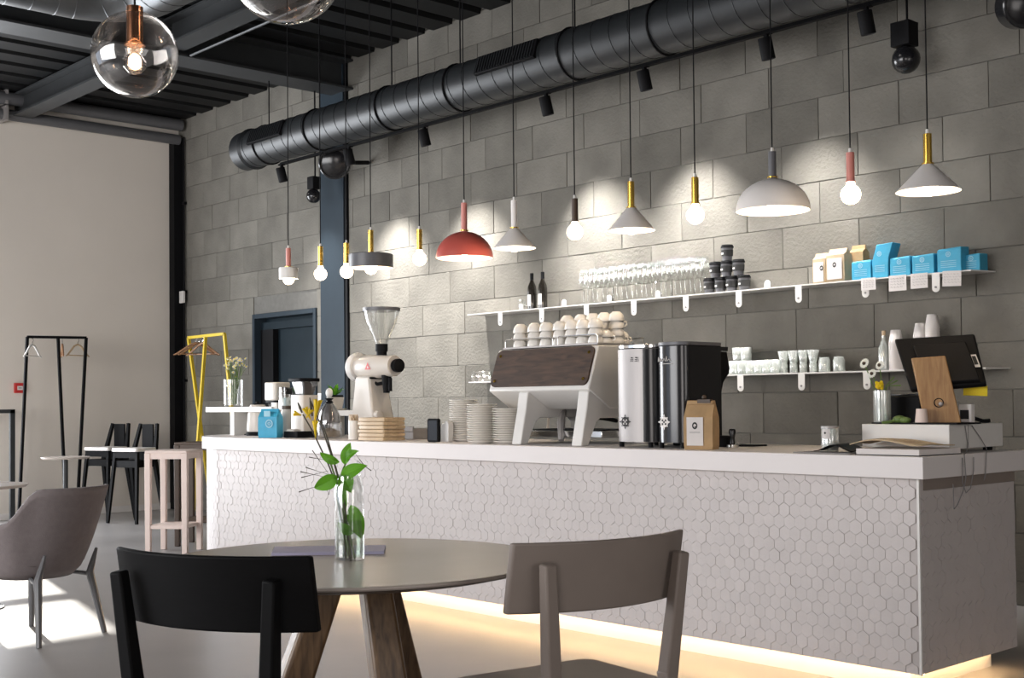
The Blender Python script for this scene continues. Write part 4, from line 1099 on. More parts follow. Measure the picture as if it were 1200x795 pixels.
# open magazines and books at the corner
def sheet(name, pts, m, label, cat, th=.004, curl=None):
    """wavy sheet given by its four world corners"""
    a, b_, c, d = [Vector(p) for p in pts]
    f = curl or (lambda u, v: 0)
    b = B(); b.grid(lambda u, v: (a * (1 - u) + b_ * u) * (1 - v) + (d * (1 - u) + c * u) * v + Vector((0, 0, f(u, v))), 16, 6)
    o = mk(name, b, m, None, solid=th); tag(o, label, cat); return o
z1 = ZTOP + .0035
o = sheet('magazine', ((-3.22, 4.62, z1), (-2.93, 4.61, z1), (-2.95, 4.72, z1), (-3.20, 4.74, z1)), 'inkgrey', 'dark thin magazine lying flat by the glass jar', 'magazine', .005)
bk = thing('hardback_book', 'thick white-edged book lying under the open newspaper', 'book', (0, 0, 0))
c1, c2, c3, c4 = aZ(1017, 536.5, ZTOP), aZ(1083, 540.5, ZTOP), aZ(1122, 531.5, ZTOP), aZ(1040, 528, ZTOP)
c1, c2, c3, c4 = (-2.90, 4.615), (-2.62, 4.63), (-2.60, 4.93), (-2.93, 4.92)
mk('page_block', B().prism([c1, c2, c3, c4], 'Z', ZTOP + .004, ZTOP + .027), 'paper', bk, smooth=False)
mk('book_cover', B().prism([(c1[0] - .004, c1[1] - .004), (c2[0] + .004, c2[1] - .004), (c3[0] + .004, c3[1] + .003), (c4[0] - .004, c4[1] + .003)], 'Z', ZTOP + .0006, ZTOP + .004), 'ink', bk, smooth=False)
zz_ = ZTOP + .030
sheet('newspaper', ((-2.96, 4.66, zz_), (-2.63, 4.66, zz_), (-2.62, 4.92, zz_), (-3.02, 4.93, zz_)), 'kraftl', 'open newspaper with curled beige pages on top of the book', 'newspaper', .004, lambda u, v: .012 + .026 * max(0, sin(u * pi * 1.15)) * (1 - u * .5) + .004 * sin(v * 5))
sheet('open_magazine', ((-3.14, 4.66, ZTOP + .010), (-2.94, 4.64, ZTOP + .010), (-3.02, 4.90, ZTOP + .010), (-3.20, 4.86, ZTOP + .010)), 'black', 'black glossy open magazine page curling up right of the jar', 'magazine', .003, lambda u, v: .028 * sin(u * pi * .95) ** 2)

# thin wires hanging over the right end
def wire(pts, label):
    o = mk('hanging_wire', B().tube(pts, .0022, 5), 'inkgrey'); return tag(o, label, 'wire')
XE = CR + .008
def wp(px, py, x=XE): return aX(px, py, x)
wire([aX(1131, 499, -2.655), aX(1134, 520, -2.655), aX(1133, 530, -2.64), wp(1130, 533), wp(1132, 560), wp(1129, 575), wp(1122, 592), wp(1118, 597), wp(1117, 568)], 'thin wire looping down over right end of the worktop, nearest the corner')
wire([aX(1139, 499, -2.655), aX(1150, 515, -2.655), aX(1156, 526, -2.63), wp(1156, 532), wp(1155, 555), wp(1153, 563)], 'thin pale wire hanging furthest right over the worktop end')
wire([aX(1124, 532, -2.63), wp(1128, 538), wp(1128, 566), wp(1132, 578), wp(1137, 573), wp(1141, 552), wp(1141, 536)], 'thin knotted wire loop in the middle of worktop end')

# ================================================================== things on the shelves
def sX(px, Y=7.03): return aY(px, 350, Y).x
def glass_mesh(prof, name, m='glass', n=18):
    b = B().lathe(prof, n); me = bpy.data.meshes.new(name); b.b.to_mesh(me); b.b.free(); me.materials.append(MT[m])
    for p in me.polygons: p.use_smooth = True
    return me
def put(me, name, loc, label, cat, grp=None, rz=0):
    o = bpy.data.objects.new(name, me); COL.objects.link(o); o.location = loc; o.rotation_euler = (0, 0, rz); return tag(o, label, cat, grp)
wg = glass_mesh([(a, b * 1.2) for a, b in [(0, .001), (.034, .001), (.033, .003), (.006, .008), (.0035, .014), (.0035, .095), (.008, .103), (.030, .125), (.037, .155), (.035, .19), (.029, .225), (.0275, .225), (.034, .19), (.035, .155), (.028, .127), (0, .106)]], 'wine_glass')
for r_, Y in ((0, 7.00), (1, 7.085)):
    for i in range(13):
        px = 684 + i * 11.4 + r_ * 5
        put(wg, 'wine_glass', (sX(px, Y), Y, ZS1 + .0005), 'wine glass, %s from left in the %s row on the upper shelf' % (ORD[i], ('front', 'rear')[r_]), 'wine glass', ('front row of wine glasses', 'rear row of wine glasses')[r_])
tm = glass_mesh([(0, .001), (.03, .001), (.033, .09), (.031, .09), (.028, .008), (0, .008)], 'tumbler')
put(tm, 'tumbler', (sX(612, 7.05), 7.05, ZS1 + .0005), 'lone small tumbler left of the two dark wine bottles', 'tumbler')
for i, px in enumerate((623.5, 636)):
    Y = 7.06
    wb = thing('wine_bottle', ('dark wine bottle on upper shelf, left of the pair', 'dark wine bottle on upper shelf, right of the pair')[i], 'bottle', (sX(px, Y), Y, ZS1 + .0005))
    mk('bottle_glass', B().lathe([(0, .001), (.037, .001), (.038, .01), (.038, .165), (.034, .195), (.017, .235), (.0145, .25), (.0145, .30), (0, .30)], 24), 'bottle', wb)
    mk('foil_cap', B().lathe([(.0152, .245), (.0152, .303), (0, .303)], 20), 'black', wb)
    lb = B(); a0 = radians(-90 - 75)
    for k in range(12):
        a, b_ = a0 + k * radians(9), a0 + (k + 1) * radians(9)
        lb.faces([cylp(a, .035, .0386), cylp(b_, .035, .0386), cylp(b_, .125, .0386), cylp(a, .125, .0386)], [(0, 1, 2, 3)])
    mk('paper_label', lb, 'paper', wb)
# black travel cups in a pyramid
tc0 = thing('travel_cup', 'black lidded travel cup at the very top of pyramid', 'cup', (0, 0, 0))
mk('cup_body', B().lathe([(0, .001), (.033, .001), (.035, .03), (.041, .088), (0, .088)], 22), 'darkgrey', tc0)
mk('sleeve', B().lathe([(.036, .03), (.0395, .032), (.0425, .072), (.0405, .074)], 22), 'ink', tc0)
mk('lid', B().lathe([(0, .088), (.045, .088), (.046, .098), (.041, .102), (.040, .110), (0, .110)], 22), 'black', tc0)
lb = B(); a0 = radians(-90 - 68)
for k in range(6):
    a, b_ = a0 + k * radians(11), a0 + (k + 1) * radians(11)
    lb.faces([cylp(a, .042, .0418), cylp(b_, .042, .0418), cylp(b_, .054, .0426), cylp(a, .054, .0426)], [(0, 1, 2, 3)])
mk('printed_band', lb, 'paper', tc0)
rows3 = [(0, (831.8, 844.8, 858, 872.5), ('leftmost', 'second from left', 'third from left', 'rightmost'), 'bottom row'), (1, (839, 852, 866), ('left', 'middle', 'right'), 'middle row'), (2, (853,), ('',), '')]
Yc = 7.03
for lev, pxs, nm, rw in rows3:
    for i, px in enumerate(pxs):
        loc = Vector((sX(px, Yc), Yc, ZS1 + .0005 + lev * .1112))
        if lev == 2: tc0.location = loc; tc0['group'] = 'pyramid of travel cups'
        else: dup(tc0, loc, .0, 'black lidded travel cup, %s in the %s of the pyramid' % (nm[i], rw), 'pyramid of travel cups')

# kraft and blue bags on the upper shelf
def shelfbag(name, px0, px1, Y, d, h, m, label, style='fold', rz=0):
    x0_, x1_ = sX(px0, Y - d / 2), sX(px1, Y - d / 2); w = x1_ - x0_
    t = thing(name, label, 'bag', ((x0_ + x1_) / 2, Y, ZS1 + .0005), rz)
    if style == 'tall':
        mk('bag_body', pouch('b', w, d, h, m, .80), m, t, smooth=False)
    elif style == 'open':
        b = B(); 
        mk('bag_body', b.prism([(-w / 2, 0), (w / 2, 0), (w / 2 + .005, h * .55), (w / 2 + .035, h), (-w / 2 + .03, h * .97), (-w / 2 - .003, h * .5)], 'Y', -d / 2, d / 2), m, t, bevel=.004)
    else:
        mk('bag_body', B().faces([(-w/2,-d/2,.0),(w/2,-d/2,.0),(w/2,d/2,.0),(-w/2,d/2,.0),(-w/2,-d/2,h*.88),(w/2,-d/2,h*.9),(w/2,d/2,h),(-w/2,d/2,h*.96),(-w/2+.006,-d/2+.01,h*.93),(w/2-.006,-d/2+.01,h*.97)],
            [(0,3,2,1),(0,1,5,4),(1,2,6,5),(2,3,7,6),(3,0,4,7),(4,5,9,8),(8,9,6,7),(5,6,9),(4,8,7)]), m, t, bevel=.004)
    return t, w
for i, (a, b_, h, style, lb) in enumerate(((998.5, 1021, .125, 'fold', 'leftmost blue coffee bag, short and folded flat, next to kraft bags'), (1023, 1041, .215, 'open', 'tall blue coffee bag with its top standing up'), (1043.5, 1067, .125, 'fold', 'short blue coffee bag right of the tall one'), (1069.5, 1095, .125, 'fold', 'blue coffee bag between two paper price cards'), (1099, 1127, .15, 'fold', 'largest blue coffee bag with folded peak at right'), (1130, 1149, .105, 'fold', 'small dark blue bag at far right end of shelf'))):
    t, w = shelfbag('blue_coffee_bag', a, b_, 7.02 if i < 5 else 7.08, .10, h, 'blue', lb, style)
    ff = -.0508
    emblem(t, (-.005, ff - .004 * 0, h * .70), .016)
    ln = B()
    for k in range(4): ln.box(-w * .35, w * .3, ff - .0004, ff, h * .18 + k * .012, h * .18 + k * .012 + .003)
    mk('printed_line', ln, 'bluel', t, smooth=False)
for i, (a, b_, Y, h, lb) in enumerate(((953, 967.5, 7.06, .205, 'narrow kraft bag at left, half hidden by the bigger labelled one'), (968.5, 990, 7.00, .215, 'wide kraft bag with white label at front of the brown bags'), (996, 1012, 7.09, .235, 'dark creased kraft bag standing behind the blue bags'))):
    t, w = shelfbag('kraft_coffee_bag', a, b_, Y, .075 if i != 1 else .09, h, 'kraftl' if i < 2 else 'kraft', lb, 'tall')
    if i < 2:
        yy = -(.0375 if i != 1 else .045) * 1.13 - .001
        l_ = mk('label', B().box(-w * .40, w * .40, yy - .001, yy, .015, h * .70), 'paper', t, smooth=False)
        ring_logo(l_, (w * (.0 if i else .25), h * .50), .017, yy - .002)
for i, (a, b_, y1, lb) in enumerate(((1009, 1026, 340, 'small paper price card taped over a bracket, leftmost'), (1041.5, 1062, 341, 'wide paper price card hanging below the short blue bag'), (1067, 1087, 338, 'square paper price card hanging third from left'), (1104, 1126, 335, 'rightmost paper price card, slightly tilted'))):
    x0_, x1_ = aY(a, 332, 6.94).x, aY(b_, 332, 6.94).x; zb_ = aY((a + b_) / 2, y1, 6.94).z; h = ZS1 + .004 - zb_
    o = mk('price_card', B().box(0, x1_ - x0_, -.002, 0, 0, h), 'paper', None, loc=(x0_, 6.943, zb_), rot=(0, radians(2.5 if i == 3 else 0), 0), smooth=False); tag(o, lb, 'card')
    wr = B(); rr = random.Random(i)
    for k in range(4):
        z = h * (.78 - k * .18); x = .012
        while x < (x1_ - x0_) * .85:
            w_ = rr.uniform(.008, .02); wr.tube([(x, -.0025, z), (x + w_ * .3, -.0025, z + .005), (x + w_ * .6, -.0025, z - .003), (x + w_, -.0025, z + .002)], .0007, 3); x += w_ + .006
    mk('handwriting', wr, 'inkgrey', o, smooth=False)['kind'] = 'stuff'

# lower shelf
rb = glass_mesh([(0, .001), (.034, .001), (.036, .01), (.041, .092), (.038, .092), (.033, .012), (0, .012)], 'ribbed_tumbler', 'ribbed', 16)
ci = 0
for r_, Y in ((0, 7.00), (1, 7.09)):
    for i in range(7):
        put(rb, 'ribbed_tumbler', (sX(850 + i * 9.6 + 50 * 0 + r_ * 5, Y), Y, ZS2 + .0005), 'frosted ribbed tumbler, %s from left in the %s row on lower shelf' % (ORD[i], ('front', 'rear')[r_]), 'tumbler', ('front ribbed tumblers', 'rear ribbed tumblers')[r_])
for px, lb in ((864, 'ribbed tumbler stacked on top, left one by the black grinder'), (873.5, 'ribbed tumbler stacked on top, right one by the black grinder')):
    put(rb, 'ribbed_tumbler', (sX(px, 7.04), 7.04, ZS2 + .0945), lb, 'tumbler')
ft = glass_mesh([(0, .001), (.026, .001), (.028, .055), (.022, .062), (.026, .075), (.040, .148), (.0375, .148), (.024, .078), (.018, .064), (.024, .012), (0, .01)], 'footed_glass', 'ribbed', 16)
for i in range(4):
    put(ft, 'footed_glass', (sX(917.5 + i * 11.5, 7.02), 7.02, ZS2 + .0005), 'footed flared glass, %s in the row of four' % ('leftmost', 'second from left', 'third from left', 'rightmost')[i], 'glass', 'footed glasses')
jm = glass_mesh([(0, .001), (.036, .001), (.038, .006), (.038, .075), (.03, .088), (.03, .096), (.027, .096), (.027, .086), (.035, .074), (.035, .01), (0, .01)], 'short_jar', 'ribbed', 20)
for i, px in enumerate((965, 982)):
    put(jm, 'short_jar', (sX(px, 7.02), 7.02, ZS2 + .0005), ('short glass jar beside the footed glasses', 'short glass jar with empty shelf to its right')[i], 'jar')
for i, px in enumerate((555.5, 563, 570.5)):
    put(tm, 'tumbler', (sX(px, 7.05), 7.05, ZS2 + .0005), 'clear tumbler at left end of the lower shelf, %s of three' % ('leftmost', 'middle', 'rightmost')[i], 'tumbler', 'three tumblers at left end')
sb = thing('clear_bottle', 'clear bottle with a wooden stopper left of the paper cup tower', 'bottle', (sX(1035, 7.04), 7.04, ZS2 + .0005))
mk('bottle_glass', B().lathe([(0, .001), (.034, .001), (.035, .01), (.035, .14), (.02, .175), (.013, .19), (.013, .22), (.011, .22), (.011, .19), (.018, .172), (.032, .138), (.032, .01), (0, .01)], 20), 'ribbed', sb)
mk('dark_liquid', B().lathe([(0, .011), (.031, .011), (.031, .075), (0, .075)], 16), 'bottle', sb)
mk('stopper', B().lathe([(0, .21), (.010, .21), (.013, .225), (.013, .25), (0, .25)], 12), 'woodpale', sb)
pc = B().lathe([(.045, 0), (.044, .006), (.030, .085), (0, .085)], 22)
pcm = bpy.data.meshes.new('paper_cup'); pc.b.to_mesh(pcm); pc.b.free(); pcm.materials.append(MT['paper'])
for p in pcm.polygons: p.use_smooth = True
for (px, n, nm) in ((1049, 11, 'leftmost tall'), (1078, 13, 'short middle'), (1092, 16, 'rightmost and highest')):
    for k in range(n):
        put(pcm, 'paper_cup', (sX(px, 7.03), 7.03, ZS2 + .0008 + k * .0165), 'top white paper cup of the %s tower' % nm if k == n - 1 else 'white paper cup, %s from the bottom of the %s tower' % (ORD[k], nm), 'cup', 'paper cups in the %s tower' % nm)

# ================================================================== left part of the room
o = mk('light_switch', B().prism(rrect(-.04, .04, -.06, .06, .006), 'Y', -.014, .0), 'white', None, loc=(aY(376.5, 468, YW).x, YW - .003, aY(376.5, 468, YW).z)); tag(o, 'white light switch between dark door and steel column', 'switch')
mk('rocker', B().box(-.025, .025, -.018, -.014, -.04, .04), 'paper', o)
o = mk('thermostat', B().prism(rrect(-.05, .05, -.07, .07, .006), 'Y', -.022, .0), 'white', None, loc=(XL + .20, YW - .046, aY(209, 350, YW).z)); tag(o, 'white wall box on the conduit beside the corner post', 'switch')
fa = aX(22, 455, XL)
o = mk('fire_alarm', B().prism(rrect(-.055, .055, -.055, .055, .008), 'X', 0, .035), 'red', None, loc=(XL + .002, fa.y, fa.z)); tag(o, 'small red fire alarm button on the cream wall', 'alarm')
mk('alarm_glass', B().box(.035, .037, -.03, .03, -.022, .022), 'paper', o)
mk('alarm_mark', B().box(.037, .0375, -.018, .018, -.005, .005), 'inkgrey', o)

# grey metal frame at left edge
fm = thing('metal_frame', 'grey metal door-like frame cut by the left edge', 'frame', (-13.3, 5.1, 0))
c_ = aX(17, 480, -13.3); yy0 = c_.y - 5.1; hz = c_.z
mk('upright', B().box(-.02, .02, yy0 - .05, yy0, 0.001, hz), 'beam', fm); mk('top_rail', B().box(-.02, .02, yy0 - .9, yy0, hz - .04, hz), 'beam', fm)
mk('upright', B().box(-.02, .02, yy0 - .95, yy0 - .9, 0.001, hz), 'beam', fm)

# coat racks
def rack(name, m, label, bars, r=.014):
    t = thing(name, label, 'coat rack', bars[0][1] if False else (0, 0, 0))
    for nm, a, b_ in bars: mk(nm, B().bar(a, b_, r * 2, r * 2), m, t)
    return t
X1 = -13.15
T1, T2, T3 = aX(32, 395, X1), aX(68, 395.5, X1), aX(101, 396, X1)
F1, F3 = aX(24, 600, X1), aX(90, 600, X1); F1.z = F3.z = .001; F1.y -= .02
F2 = aX(78, 600, X1 + .3); F2.z = .001
rk = rack('coat_rack', 'black', 'black tubular coat rack against the cream wall', [('hanging_rail', T1, T3), ('leg', T1, F1), ('leg', T2, F2), ('leg', T3, F3)])
F4 = T2.copy(); F4.x -= .3; F4.z = .001
mk('leg', B().bar(T2, F4, .026, .026), 'black', rk) if False else None
Y1 = 6.62
U1, U2, U3 = aY(221, 396, Y1), aY(241, 394, Y1 + .0), aY(263, 391.5, Y1)
G1, G2, G3 = aY(250, 606, Y1), aY(225, 606, Y1 - .35), aY(284, 606, Y1)
for g_ in (G1, G2, G3): g_.z = .001
rack('coat_rack', 'yellow', 'yellow coat rack with crossed legs before the block wall', [('hanging_rail', U1, U3), ('leg', U1, G1), ('leg', U2, G2), ('leg', U3, G3)], .015)
def hanger(loc, rz, m, label, grp, w=.40, s=1):
    t = thing('coat_hanger', label, 'hanger', loc, rz, grp)
    mk('hook', B().tube([(0, 0, -.0)] + [(.018 * sin(a), 0, .018 + .022 - .02 + .018 * (1 - cos(a))) for a in (0, .8, 1.6, 2.4, 3.1, 3.8)][:1] + [(0, 0, .02), (.015, 0, .035), (.018, 0, .05), (.008, 0, .064), (-.008, 0, .062)], .003, 6), 'chrome', t)
    mk('shoulder', B().tube([(-w / 2, 0, -.13), (-w * .42, 0, -.115), (-.05, 0, -.02), (0, 0, 0), (.05, 0, -.02), (w * .42, 0, -.115), (w / 2, 0, -.13)], [.006, .010, .011, .012, .011, .010, .006], 8), m, t)
    mk('trouser_bar', B().tube([(-w * .42, 0, -.12), (w * .42, 0, -.12)], .006, 6), m, t)
    return t
for px, rz, m, lb in ((38, 128, 'white', 'white hanger at left end of the black rack'), (73, 161, 'woodhanger', 'brown hanger seen edge-on in the middle of black rack'), (91, 112, 'woodpale', 'pale wooden hanger at right end of the black rack')):
    p = aX(px, 395, X1); p.z -= .082
    hanger(p, radians(rz), m, lb, 'hangers on the black rack', .34)
for px, rz, lb in ((229, 60, 'brown wooden hanger at left of the yellow rack'), (233.5, 82, 'brown wooden hanger in the middle of yellow rack'), (237.5, 20, 'brown wooden hanger nearest the yellow rack legs')):
    p = aY(px, 393, Y1); p.z -= .084
    hanger(p, radians(rz), 'woodhanger', lb, 'hangers on the yellow rack', .46)

# small round tables at left
def round_table(name, c, r, h, label, m='beam', rp=.025):
    t = thing(name, label, 'table', (c[0], c[1], 0))
    mk('tabletop', B().lathe([(0, h - .018), (r - .012, h - .018), (r, h - .004), (r, h), (0, h)], 48), 'tabletop', t)
    mk('pole', B().cyl((0, 0, 0), rp, .012, h - .018, 16), m, t); mk('base', B().lathe([(0, 0.001), (r * .6, 0.001), (r * .6, .008), (rp * 1.2, .014), (0, .014)], 32), m, t)
round_table('round_table', (-7.83, 2.70), .34, .75, 'small round grey table cut by left edge, before the armchair')
round_table('round_table', (-11.45, 4.83), .22, .75, 'tiny round side table standing under the black coat rack', rp=.022)

# bar chairs
def bar_chair(loc, rz, label):
    t = thing('bar_chair', label, 'bar chair', loc, rz, 'black bar chairs')
    H = .77
    for sx in (-1, 1):
        mk('front_leg', B().bar((sx * .15, .14, H - .03), (sx * .20, .20, .001), .035, .035, .026, .026), 'blackw', t)
        mk('back_leg', B().bar((sx * .115, -.19, 1.03), (sx * .165, -.10, H - .14), .03, .03, .045, .04), 'blackw', t)
        mk('back_leg', B().bar((sx * .165, -.10, H - .12), (sx * .20, -.20, .001), .045, .04, .026, .026), 'blackw', t)
    mk('seat', B().prism(rrect(-.18, .18, -.12, .18, .03), 'Z', H - .025, H + .012), 'lampgrey', t, bevel=.006)
    mk('seat_rail', B().box(-.15, .15, -.10, .15, H - .19, H - .12).box(-.155, .155, -.11, -.08, H - .12, H - .03).box(-.155, .155, .13, .16, H - .09, H - .03), 'blackw', t)
    mk('back_panel', B().box(-.075, .075, -.185, -.165, H - .0, 1.025), 'blackw', t)
    mk('top_rail', B().bar((-.12, -.185, 1.015), (.12, -.185, 1.015), .028, .03), 'blackw', t)
    mk('footrest', B().bar((-.185, .18, .30), (.185, .18, .30), .03, .02).bar((-.185, -.17, .42), (.185, -.17, .42), .025, .02), 'blackw', t)
bar_chair((-12.36, 5.97, 0), radians(200), 'black wooden bar chair with pale seat, nearer to the pale pink stool')
bar_chair((-12.95, 5.93, 0), radians(200), 'black wooden bar chair with pale seat, further left, next to the coat rack')

# pale square stools
def stool(loc, rz, m, label, h=.80):
    t = thing('bar_stool', label, 'stool', loc, rz); w = .18
    mk('seat', B().box(-w, w, -w, w, h - .022, h), m, t, bevel=.004)
    mk('apron', B().box(-w + .006, w - .006, -w + .006, -w + .026, h - .07, h - .022).box(-w + .006, w - .006, w - .026, w - .006, h - .07, h - .022).box(-w + .006, -w + .026, -w + .026, w - .026, h - .07, h - .022).box(w - .026, w - .006, -w + .026, w - .026, h - .07, h - .022), m, t)
    for sx in (-1, 1):
        for sy in (-1, 1):
            mk('leg', B().bar((sx * (w - .022), sy * (w - .022), h - .022), (sx * (w - .022), sy * (w - .022), .001), .05, .046, .044, .04), m, t, bevel=.004)
    mk('footrest', B().box(-w + .03, w - .03, -w + .01, w - .01, .205, .235), m, t, bevel=.003)
stool((-9.63, 4.99, 0), radians(40), 'pinkpl', 'pale pink wooden stool standing left of bar', .85)
stool((-9.95, 5.42, 0), radians(40), 'amberl', 'dark brown stool standing behind the pale pink one', .90)

# shell armchair
ac = thing('shell_armchair', 'taupe felt shell armchair on slim grey legs, back to the camera', 'armchair', (-6.63, 2.63, 0), atan2(.40, .92) + pi)
# local +x faces the front of the seat
def shp(u, v):
    a = radians(-128 + 256 * u)            # 0 = back centre, measured round the seat
    k = abs(a) / radians(128)
    top = .80 - .0 * k if k < .34 else .80 - .175 * (0.5 - .5 * cos(min(1, (k - .34) / .24) * pi)) - .05 * max(0, (k - .58) / .42)
    h = .335 + (top - .335) * v
    fl = .56 + .44 * v ** .55
    rx, ry = .31 * fl, .345 * fl
    back = -cos(a); side = sin(a)
    lean = .07 * v * max(0, cos(a))
    return Vector((back * rx - lean, side * ry, h))
mk('shell', B().grid(shp, 44, 12), 'shell', ac, solid=.02)
def seatf(u, v):
    a = radians(-180 + 360 * u)
    return Vector((-cos(a) * .31 * .58 * v, sin(a) * .345 * .58 * v, .335 + .012 * (1 - v)))
mk('shell_bottom', B().grid(seatf, 36, 3), 'shell', ac, solid=.02)
def seatc(u, v):
    a = radians(-180 + 360 * u)
    return Vector((-cos(a) * .27 * v + .03, sin(a) * .28 * v, .44 - .015 * v * v))
mk('seat_cushion', B().grid(seatc, 36, 4), 'shell', ac, solid=.05)
for sx, sy in ((-1, 1), (-1, -1), (1, 1), (1, -1)):
    f = Vector((sx * .26, sy * .235, .001)); kn = Vector((sx * .205, sy * .185, .33)); tp = Vector((sx * .25, sy * .185, .46)) if sx < 0 else Vector((sx * .22, sy * .24, .42))
    lg = mk('leg', B().tube([f, f.lerp(kn, .6), kn, kn.lerp(tp, .3), tp], [.014, .019, .021, .017, .008], 8), 'shellleg', ac)
    mk('brace', B().tube([f.lerp(kn, .72), Vector((sx * .19, sy * .19, .32)), Vector((sx * .10, sy * .14, .335))], [.015, .013, .010], 8), 'shellleg', lg)

# ================================================================== foreground: table, two chairs, vase
TH = .74
tb_ = thing('round_dining_table', 'large round taupe dining table on thick splayed walnut legs', 'table', (-3.19, 2.25, 0), 0)
mk('tabletop', B().lathe([(0, TH - .03), (.50, TH - .03), (.595, TH - .012), (.60, TH - .007), (.60, TH - .002), (.597, TH), (0, TH)], 96), 'tabletop', tb_, ang=20)
mk('edge_core', B().lathe([(.30, TH - .034), (.52, TH - .0305), (.594, TH - .0135), (.5, TH - .0295)], 96), 'wooddark', tb_) 
tc_ = Vector((-3.19, 2.25, 0))
for (tx, ty), (bx_, by_) in (((436, 700), (462, 830)), ((380, 700), (338, 830))):
    pass
vd = Vector((FW.x, FW.y, 0)).normalized(); vr = Vector((RT.x, RT.y, 0)).normalized()
for du, dv in ((.10, -.10), (-.12, -.10), (-.14, .12), (.16, .12)):
    pass
LEGS = [((.075, -.10), (.19, -.24)), ((-.06, -.05), (-.30, -.08)), ((.07, .10), (.20, .30))]
for (a, b_), (c_, d_) in LEGS:
    top_ = vr * a + vd * b_ + Vector((0, 0, TH - .035)); bot = vr * c_ + vd * d_ + Vector((0, 0, .001))
    bb = B(); bb.bar(top_, bot, .088, .075, .115, .08, side=vr + vd * .45)
    mk('leg', bb, 'woodleg', tb_, bevel=.014, seg=3)
mk('under_frame', B().cbox((0, 0, TH - .045), (.34, .34, .026)), 'wooddark', tb_)

def dining_chair(loc, rz, m, label, ztop=.865, w=.57):
    t = thing('dining_chair', label, 'chair', loc, rz)
    hw = w / 2
    def bk(u, v):        # curved back board, concave towards the sitter (+y)
        x = (u - .5) * w; c = .085 * (1 - (2 * (u - .5)) ** 2)
        zt_ = ztop; z = zt_ - .185 + .185 * v
        return Vector((x, -.17 - c - .035 * v + .05, z))
    b = B()
    nu, nv = 24, 1
    F = [[bk(i / nu, j) for j in (0, 1)] for i in range(nu + 1)]
    vs = []
    for i in range(nu + 1):
        for j in (0, 1):
            vs.append(F[i][j]); vs.append(F[i][j] + Vector((0, .022, 0)))
    fs = []
    for i in range(nu):
        a = i * 4; c = a + 4
        fs += [(a, a + 2, c + 2, c), (a + 1, c + 1, c + 3, a + 3), (a, c, c + 1, a + 1), (a + 2, a + 3, c + 3, c + 2)]
    fs += [(0, 1, 3, 2), (nu * 4, nu * 4 + 2, nu * 4 + 3, nu * 4 + 1)]
    b.faces(vs, fs)
    mk('backrest', b, m, t, bevel=.006, seg=3)
    px_ = hw - .064
    for sx in (-1, 1):
        P = [Vector((sx * px_, -.215, ztop - .05)), Vector((sx * (px_ - .03), -.185, .46)), Vector((sx * (px_ - .03), -.245, .001))]
        b = B(); b.bar(P[0], P[1], .036, .034, .042, .046); mk('back_post', b, m, t, bevel=.006)
        mk('leg', B().bar(P[1] + Vector((0, 0, .03)), P[2], .042, .046, .030, .032), m, t, bevel=.006)
        mk('leg', B().bar((sx * (px_ - .0), .20, .44), (sx * (px_ + .01), .225, .001), .040, .040, .028, .028), m, t, bevel=.006)
    mk('seat', B().prism(rrect(-px_ - .03, px_ + .03, -.20, .245, .05), 'Z', .425, .447), m, t, bevel=.008)
    mk('seat_frame', B().box(-px_ + .01, px_ - .01, -.18, -.16, .375, .425).box(-px_ + .01, px_ - .01, .19, .21, .375, .425).box(-px_ + .0, -px_ + .02, -.16, .19, .375, .425).box(px_ - .02, px_, -.16, .19, .375, .425), m, t)
    return t
dining_chair((-2.83, 1.667, 0), radians(23.6), 'blackw', 'black wooden dining chair seen from behind, before the round table', .862, .58)
dining_chair((-2.45, 2.452, 0), radians(81), 'taupe', 'taupe lacquered dining chair, right of the round table', .862, .57)

# booklet and vase on the table
bkp = [aZ(318, 652, TH), aZ(450, 650, TH), aZ(452, 642.5, TH), aZ(322, 644.5, TH)]
o = mk('booklet', B().faces([tuple(p + Vector((0, 0, .0008))) for p in bkp] + [tuple(p + Vector((0, 0, .010))) for p in bkp], [(3,2,1,0),(4,5,6,7),(0,1,5,4),(1,2,6,5),(2,3,7,6),(3,0,4,7)]), mat('lilac_card', (.40, .38, .52), .5), smooth=False); tag(o, 'flat lilac booklet lying on the round table behind the vase', 'booklet')
VL = Vector((-3.194, 2.242, TH))
DV = depth(VL)
fv = thing('flower_bottle', 'clear glass bottle vase half full of water on the round table', 'vase', VL)
mk('bottle_glass', B().lathe([(0, .001), (.043, .001), (.046, .006), (.046, .20), (.044, .225), (.037, .243), (.034, .25), (.035, .262), (.032, .262), (.031, .25), (.034, .24), (.041, .222), (.043, .2), (.043, .01), (0, .01)], 40), 'glass', fv)
mk('water', B().lathe([(0, .011), (.0425, .011), (.0425, .122), (0, .122)], 36), 'water', fv)
bq = thing('flower_bouquet', 'spray of two yellow blooms and broad green leaves in the bottle', 'flowers', VL + Vector((0, 0, .02)))
def bp_(px, py, dd=0): return aD(px, py, DV + dd) - bq.location
def leaf(a, b_, w, bend=.012, m='green', tilt=.5):
    a, b_ = Vector(a), Vector(b_); d = (b_ - a); L_ = d.length; d.normalize()
    s_ = d.cross(-FW).normalized(); n = s_.cross(d); s_ = (s_ * cos(tilt) + n * sin(tilt)); n = s_.cross(d)
    b = B()
    def f(u, v):
        ww = w * (sin(pi * u ** .8) ** .8 if 0 < u < 1 else 0) * (v - .5)
        return a + d * L_ * u + s_ * ww + n * (bend * sin(pi * u) + abs(v - .5) * w * .35 * (1 if 0 < u < 1 else 0))
    b.grid(f, 12, 4); o = mk('leaf', b, m, bq); return o
base = (0, 0, 0)
